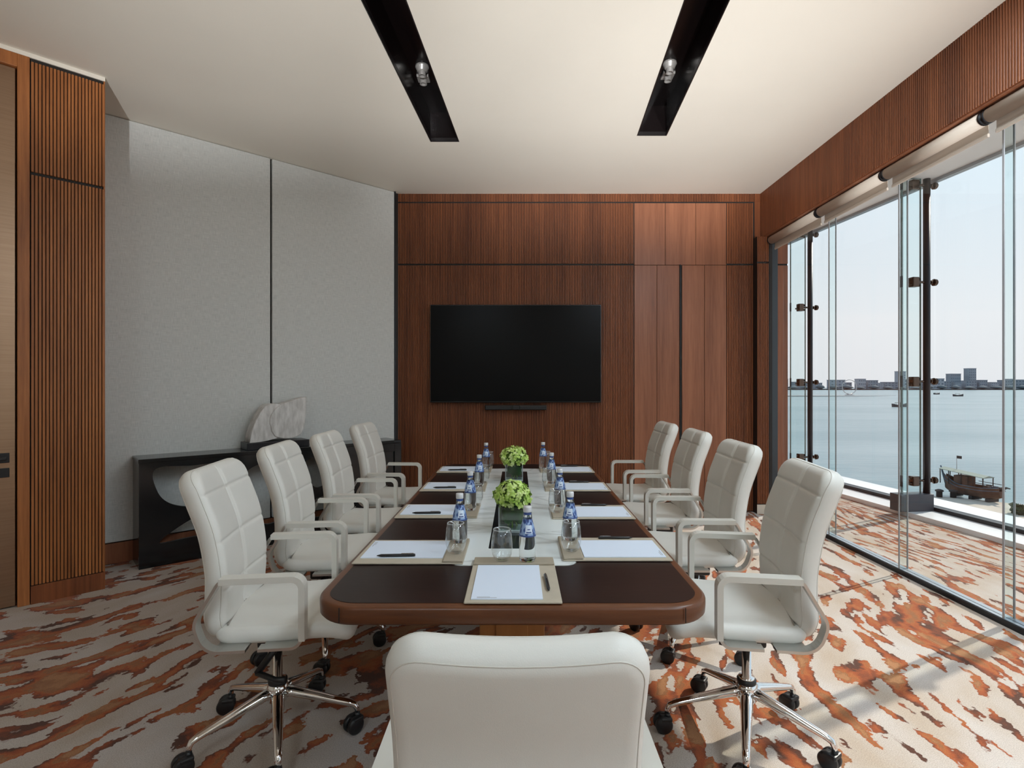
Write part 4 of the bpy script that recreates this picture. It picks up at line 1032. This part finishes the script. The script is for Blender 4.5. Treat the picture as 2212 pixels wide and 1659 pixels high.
# ================================================================== OUTSIDE
SEA = CAM_H - 18.0
def flat(name, poly, z, mat, label, cat=None, kind='structure'):
    o = MB().prism(poly, z - 0.3, z).build(name, mat); return tag(o, label, cat, kind=kind)
flat('sea', [(-4000, 14), (6000, 14), (6000, 4200), (-4000, 4200)], SEA, 'sea_water', 'calm pale blue-green bay water')
flat('beach', [(66.5, 88), (72, 84.2), (78, 79.5), (110, 70), (110, 15), (11.4, 15)], SEA + 0.15, 'sand', 'pale sandy shore below the window')
flat('far_shore', [(500, 2060), (900, 2058), (1500, 2060), (2600, 2058), (2600, 2500), (500, 2500)], SEA + 3.0, 'haze_green', 'hazy far shore across the bay')
flat('spit', [(380, 868), (470, 862), (560, 868), (612, 880), (560, 890), (470, 905), (380, 915)], SEA + 1.6, 'spit_stone', 'low stone spit jutting into the bay')
# far town
r_ = random.Random(21)
xs = 1000.0
spec = []
while xs < 2120:
    wd = r_.uniform(22, 62); spec.append((xs, wd, r_.uniform(22, 42), r_.uniform(0, 40))); xs += wd + r_.uniform(2, 14)
def building(x, wd, h, dy, label, mat, floors=3, cols=4, group='low buildings on the far shore'):
    t = thing('building', label, 'building', (x, 2112 + dy, SEA + 3.0), 0, group)
    MB().box(0, wd, 0, 26, 0, h).build('block', mat, t)
    MB().box(-0.8, wd + 0.8, -0.8, 26.8, h, h + 1.6).build('roof', 'city_grey', t)
    wm = MB().box(0, wd / cols * 0.5, -0.15, 0.0, 0, h / floors * 0.45).mesh('window', 'city_window')
    for i in range(floors):
        for j in range(cols): link('window', wm, t, (wd / cols * (j + 0.25), 0, h / floors * (i + 0.3)))
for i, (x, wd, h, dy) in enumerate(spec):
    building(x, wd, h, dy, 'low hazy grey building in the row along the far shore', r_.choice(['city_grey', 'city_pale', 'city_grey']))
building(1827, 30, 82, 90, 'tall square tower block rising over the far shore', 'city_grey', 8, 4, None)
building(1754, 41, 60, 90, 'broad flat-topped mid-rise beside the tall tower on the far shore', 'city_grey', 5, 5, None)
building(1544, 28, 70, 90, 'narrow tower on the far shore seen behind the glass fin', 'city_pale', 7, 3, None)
for i in range(26):
    x = 900 + i * 52 + r_.uniform(-1.5, 1.5); h = r_.uniform(9, 17)
    b_ = MB()
    b_.lathe([(3, 0), (r_.uniform(16, 24), h * 0.35), (r_.uniform(10, 15), h * 0.75), (3, h)], 12)
    tag(b_.build('tree_clump', 'haze_green', None, (x, 2086, SEA + 2.9)), 'hazy clump of trees at the far waterline', 'trees', 'tree clumps along the far shore')
# ring sculpture on the spit
t = thing('ring_monument', 'slender open ring monument on the stone spit', 'monument', (537, 880, SEA + 1.6))
MB().tube([(11.5 * math.sin(a) * 1.0, 0, 13.5 - 11.5 * math.cos(a)) for a in [0.35 + 5.6 * k / 40 for k in range(41)]], 0.55, 8).build('ring', 'ring_steel', t)
MB().tube([(-4, 0, 2.7), (0.5, 0, 1.2), (4.5, 0, 2.9)], 0.9, 8).build('cradle', 'ring_steel', t)
MB().lathe([(7, 0), (6, 1.0), (2.5, 1.4)], 16).build('mound', 'spit_stone', t)
# small boats
def boat(x, y, L, rz, label):
    t = thing('boat', label, 'boat', (x, y, SEA), rz)
    h = L * 0.13; v, f = [], []
    st_ = 9
    for i in range(st_):
        u = i / (st_ - 1); wd = L * 0.13 * (math.sin(math.pi * min(1, 0.18 + u * 0.82)) ** 0.6); top = h * (1 + 1.1 * abs(u - 0.45) ** 2 * 3)
        for yy, zz in ((-wd, top), (-wd * 0.7, 0.0), (wd * 0.7, 0.0), (wd, top)): v.append(((u - 0.5) * L, yy, zz))
    for i in range(st_ - 1):
        for k in range(3): f.append((i * 4 + k, i * 4 + 4 + k, i * 4 + 5 + k, i * 4 + 1 + k))
        f.append((i * 4 + 3, i * 4 + 7, i * 4 + 4, i * 4))
    f += [(0, 1, 2, 3), tuple((st_ - 1) * 4 + k for k in (3, 2, 1, 0))]
    MB().add(v, f).build('hull', 'boat_dark', t)
    MB().box(-L * 0.28, L * 0.12, -L * 0.07, L * 0.07, h * 2.1, h * 2.3).build('canopy', 'dhow_canvas', t)
    for px_ in (-0.26, 0.10):
        for py_ in (-0.06, 0.06): MB().box(px_ * L - 0.08, px_ * L + 0.08, py_ * L - 0.08, py_ * L + 0.08, h * 0.9, h * 2.12).build('post', 'boat_dark', t)
boat(316, 450, 12.5, 0.1, 'small dark boat crossing the bay, behind the glass fin')
boat(713, 880, 15.5, -0.1, 'long low boat on the bay to the right of the steel post')
boat(817, 1060, 14.0, 0.2, 'tiny boat on the bay close beside the steel post')
boat(600, 1290, 17.0, 0.0, 'tiny distant boat between the stone spit and the far shore')
# wooden dhow pulled up on the beach
ax = Vector((73.0 - 70.6, 82.2 - 89.5, 0)); LD = ax.length
t = thing('wooden_dhow', 'old wooden dhow with a canopy beached below the window', 'dhow', (71.8, 85.85, SEA + 0.1), math.atan2(ax.y, ax.x))
def hull_section(u):
    wd = 1.45 * (max(0.03, math.sin(math.pi * (0.12 + 0.86 * (1 - u) ** 0.9)))) ** 0.7
    top = 2.15 + 1.5 * max(0, 0.35 - u) ** 1.3 * 3.2 + 0.5 * max(0, u - 0.75) * 2
    keel = 0.35 + 0.9 * max(0, 0.12 - u) * 6 + 0.9 * max(0, u - 0.86) * 4
    return wd, top, keel
v, f = [], []; NS = 17
for i in range(NS):
    u = i / (NS - 1); wd, top, keel = hull_section(u); x = (u - 0.5) * LD * 1.05
    for yy, zz in ((-wd, top), (-wd * 0.96, top * 0.66 + keel * 0.3), (-wd * 0.6, keel + 0.28), (0, keel), (wd * 0.6, keel + 0.28), (wd * 0.96, top * 0.66 + keel * 0.3), (wd, top), (wd * 0.9, top - 0.1), (wd * 0.85, top - 0.55), (0, top - 0.6), (-wd * 0.85, top - 0.55), (-wd * 0.9, top - 0.1)):
        v.append((x, yy, zz))
K = 12
for i in range(NS - 1):
    for k in range(K): f.append((i * K + k, i * K + (k + 1) % K, (i + 1) * K + (k + 1) % K, (i + 1) * K + k))
f += [tuple(range(K)), tuple((NS - 1) * K + k for k in range(K - 1, -1, -1))]
hull = MB().add(v, f).build('hull', 'dhow_wood', t)
for zf in (0.78, 0.98):
    for s_ in (-1, 1):
        MB().tube([((i / 16 - 0.5) * LD * 1.05, s_ * (hull_section(i / 16)[0] + 0.03), hull_section(i / 16)[1] * zf) for i in range(17)], 0.06, 6).build('rubbing_strake', 'dhow_grey', hull)
MB().tube([(-LD * 0.50, 0, 1.6), (-LD * 0.56, 0, 3.0), (-LD * 0.62, 0, 4.6)], [0.22, 0.16, 0.10], 8).build('stem_post', 'dhow_grey', t)
MB().tube([(LD * 0.5, 0, 2.0), (LD * 0.60, 0, 2.5), (LD * 0.66, 0, 2.45)], [0.2, 0.16, 0.1], 8).build('stern_beam', 'dhow_dark', t)
MB().box(-LD * 0.28, -LD * 0.02, -0.95, 0.95, 1.6, 3.45).build('cabin', 'dhow_wood', t)
cv = MB().add([(-LD * 0.55, -1.25, 4.25), (-LD * 0.55, 1.25, 4.25), (LD * 0.30, 1.25, 3.65), (LD * 0.30, -1.25, 3.65), (-LD * 0.55, 0, 4.5), (LD * 0.30, 0, 3.9),
               (-LD * 0.55, -1.25, 4.17), (-LD * 0.55, 1.25, 4.17), (LD * 0.30, 1.25, 3.57), (LD * 0.30, -1.25, 3.57)],
              [(0, 4, 5, 3), (4, 1, 2, 5), (6, 7, 8, 9), (0, 3, 9, 6), (1, 7, 8, 2), (0, 6, 7, 1, 4), (3, 5, 2, 8, 9)])
cv.build('canopy', 'dhow_canvas', t)
for x, zt in ((-0.53, 4.2), (-0.36, 4.1), (-0.12, 3.95), (0.10, 3.78), (0.28, 3.62)):
    for s_ in (-1, 1): MB().tube([(x * LD, s_ * 1.15, 1.9), (x * LD, s_ * 1.18, zt)], 0.07, 6).build('post', 'dhow_dark', t)
for s_ in (-1, 1): MB().tube([(0.02 * LD, s_ * 1.2, 2.75), (0.45 * LD, s_ * 0.9, 2.7)], 0.05, 6).build('rail', 'dhow_dark', t)
for k in range(9):
    q = random.Random(k); x = (0.22 + 0.26 * q.random()) * LD; y = q.uniform(-0.8, 0.8)
    MB().bevbox(x - 0.3, x + 0.3, y - 0.22, y + 0.22, 1.75, 2.2 + 0.3 * q.random(), 0.05).build('crate', q.choice(['dhow_wood', 'dhow_dark', 'dhow_grey']), t)
MB().tube([(-LD * 0.30, 0, 4.3), (-LD * 0.30, 0, 6.5)], 0.04, 6).build('flagstaff', 'spit_stone', t)
MB().box(-LD * 0.30, -LD * 0.30 + 0.75, -0.02, 0.02, 6.05, 6.5).build('flag', 'dhow_dark', t)
for k, x in enumerate((-0.3, 0.05, 0.35)):
    MB().bevbox(x * LD - 0.25, x * LD + 0.25, -1.2, 1.2, 0.0, 0.55, 0.05).build('cradle_block', 'dhow_dark', t)
for x, y, lab in ((68.1, 88.4, 'dark mooring bollard on the beach beside the steel post'), (70.0, 88.0, 'dark mooring bollard on the beach beside the dhow')):
    b_ = MB().lathe([(0.42, 0), (0.42, 0.9), (0.58, 0.95), (0.58, 1.15), (0.2, 1.3)], 14)
    tag(b_.build('bollard', 'dhow_dark', None, (x - 0.8, y - 1.6, SEA + 0.12)), lab, 'bollard')
# clipped hedge on the beach
hm = MB(); q = random.Random(5)
for k in range(420):
    p = Vector((q.uniform(0, 5.4), q.uniform(0, 1.6), q.uniform(0.0, 1.15)))
    d = Vector((q.uniform(-1, 1), q.uniform(-1, 1), q.uniform(-1, 1))).normalized(); e1 = d.orthogonal() * 0.22; e2 = d.cross(e1)
    hm.add([p - e1 - e2, p + e1 - e2, p + e1 + e2, p - e1 + e2], [(0, 1, 2, 3)])
hm.bevbox(0.1, 5.3, 0.1, 1.5, 0, 1.05, 0.2)
tag(hm.build('hedge', 'bush', None, (68.6, 74.6, SEA + 0.15), (0, 0, -0.25)), 'low clipped green hedge on the sand', 'hedge')
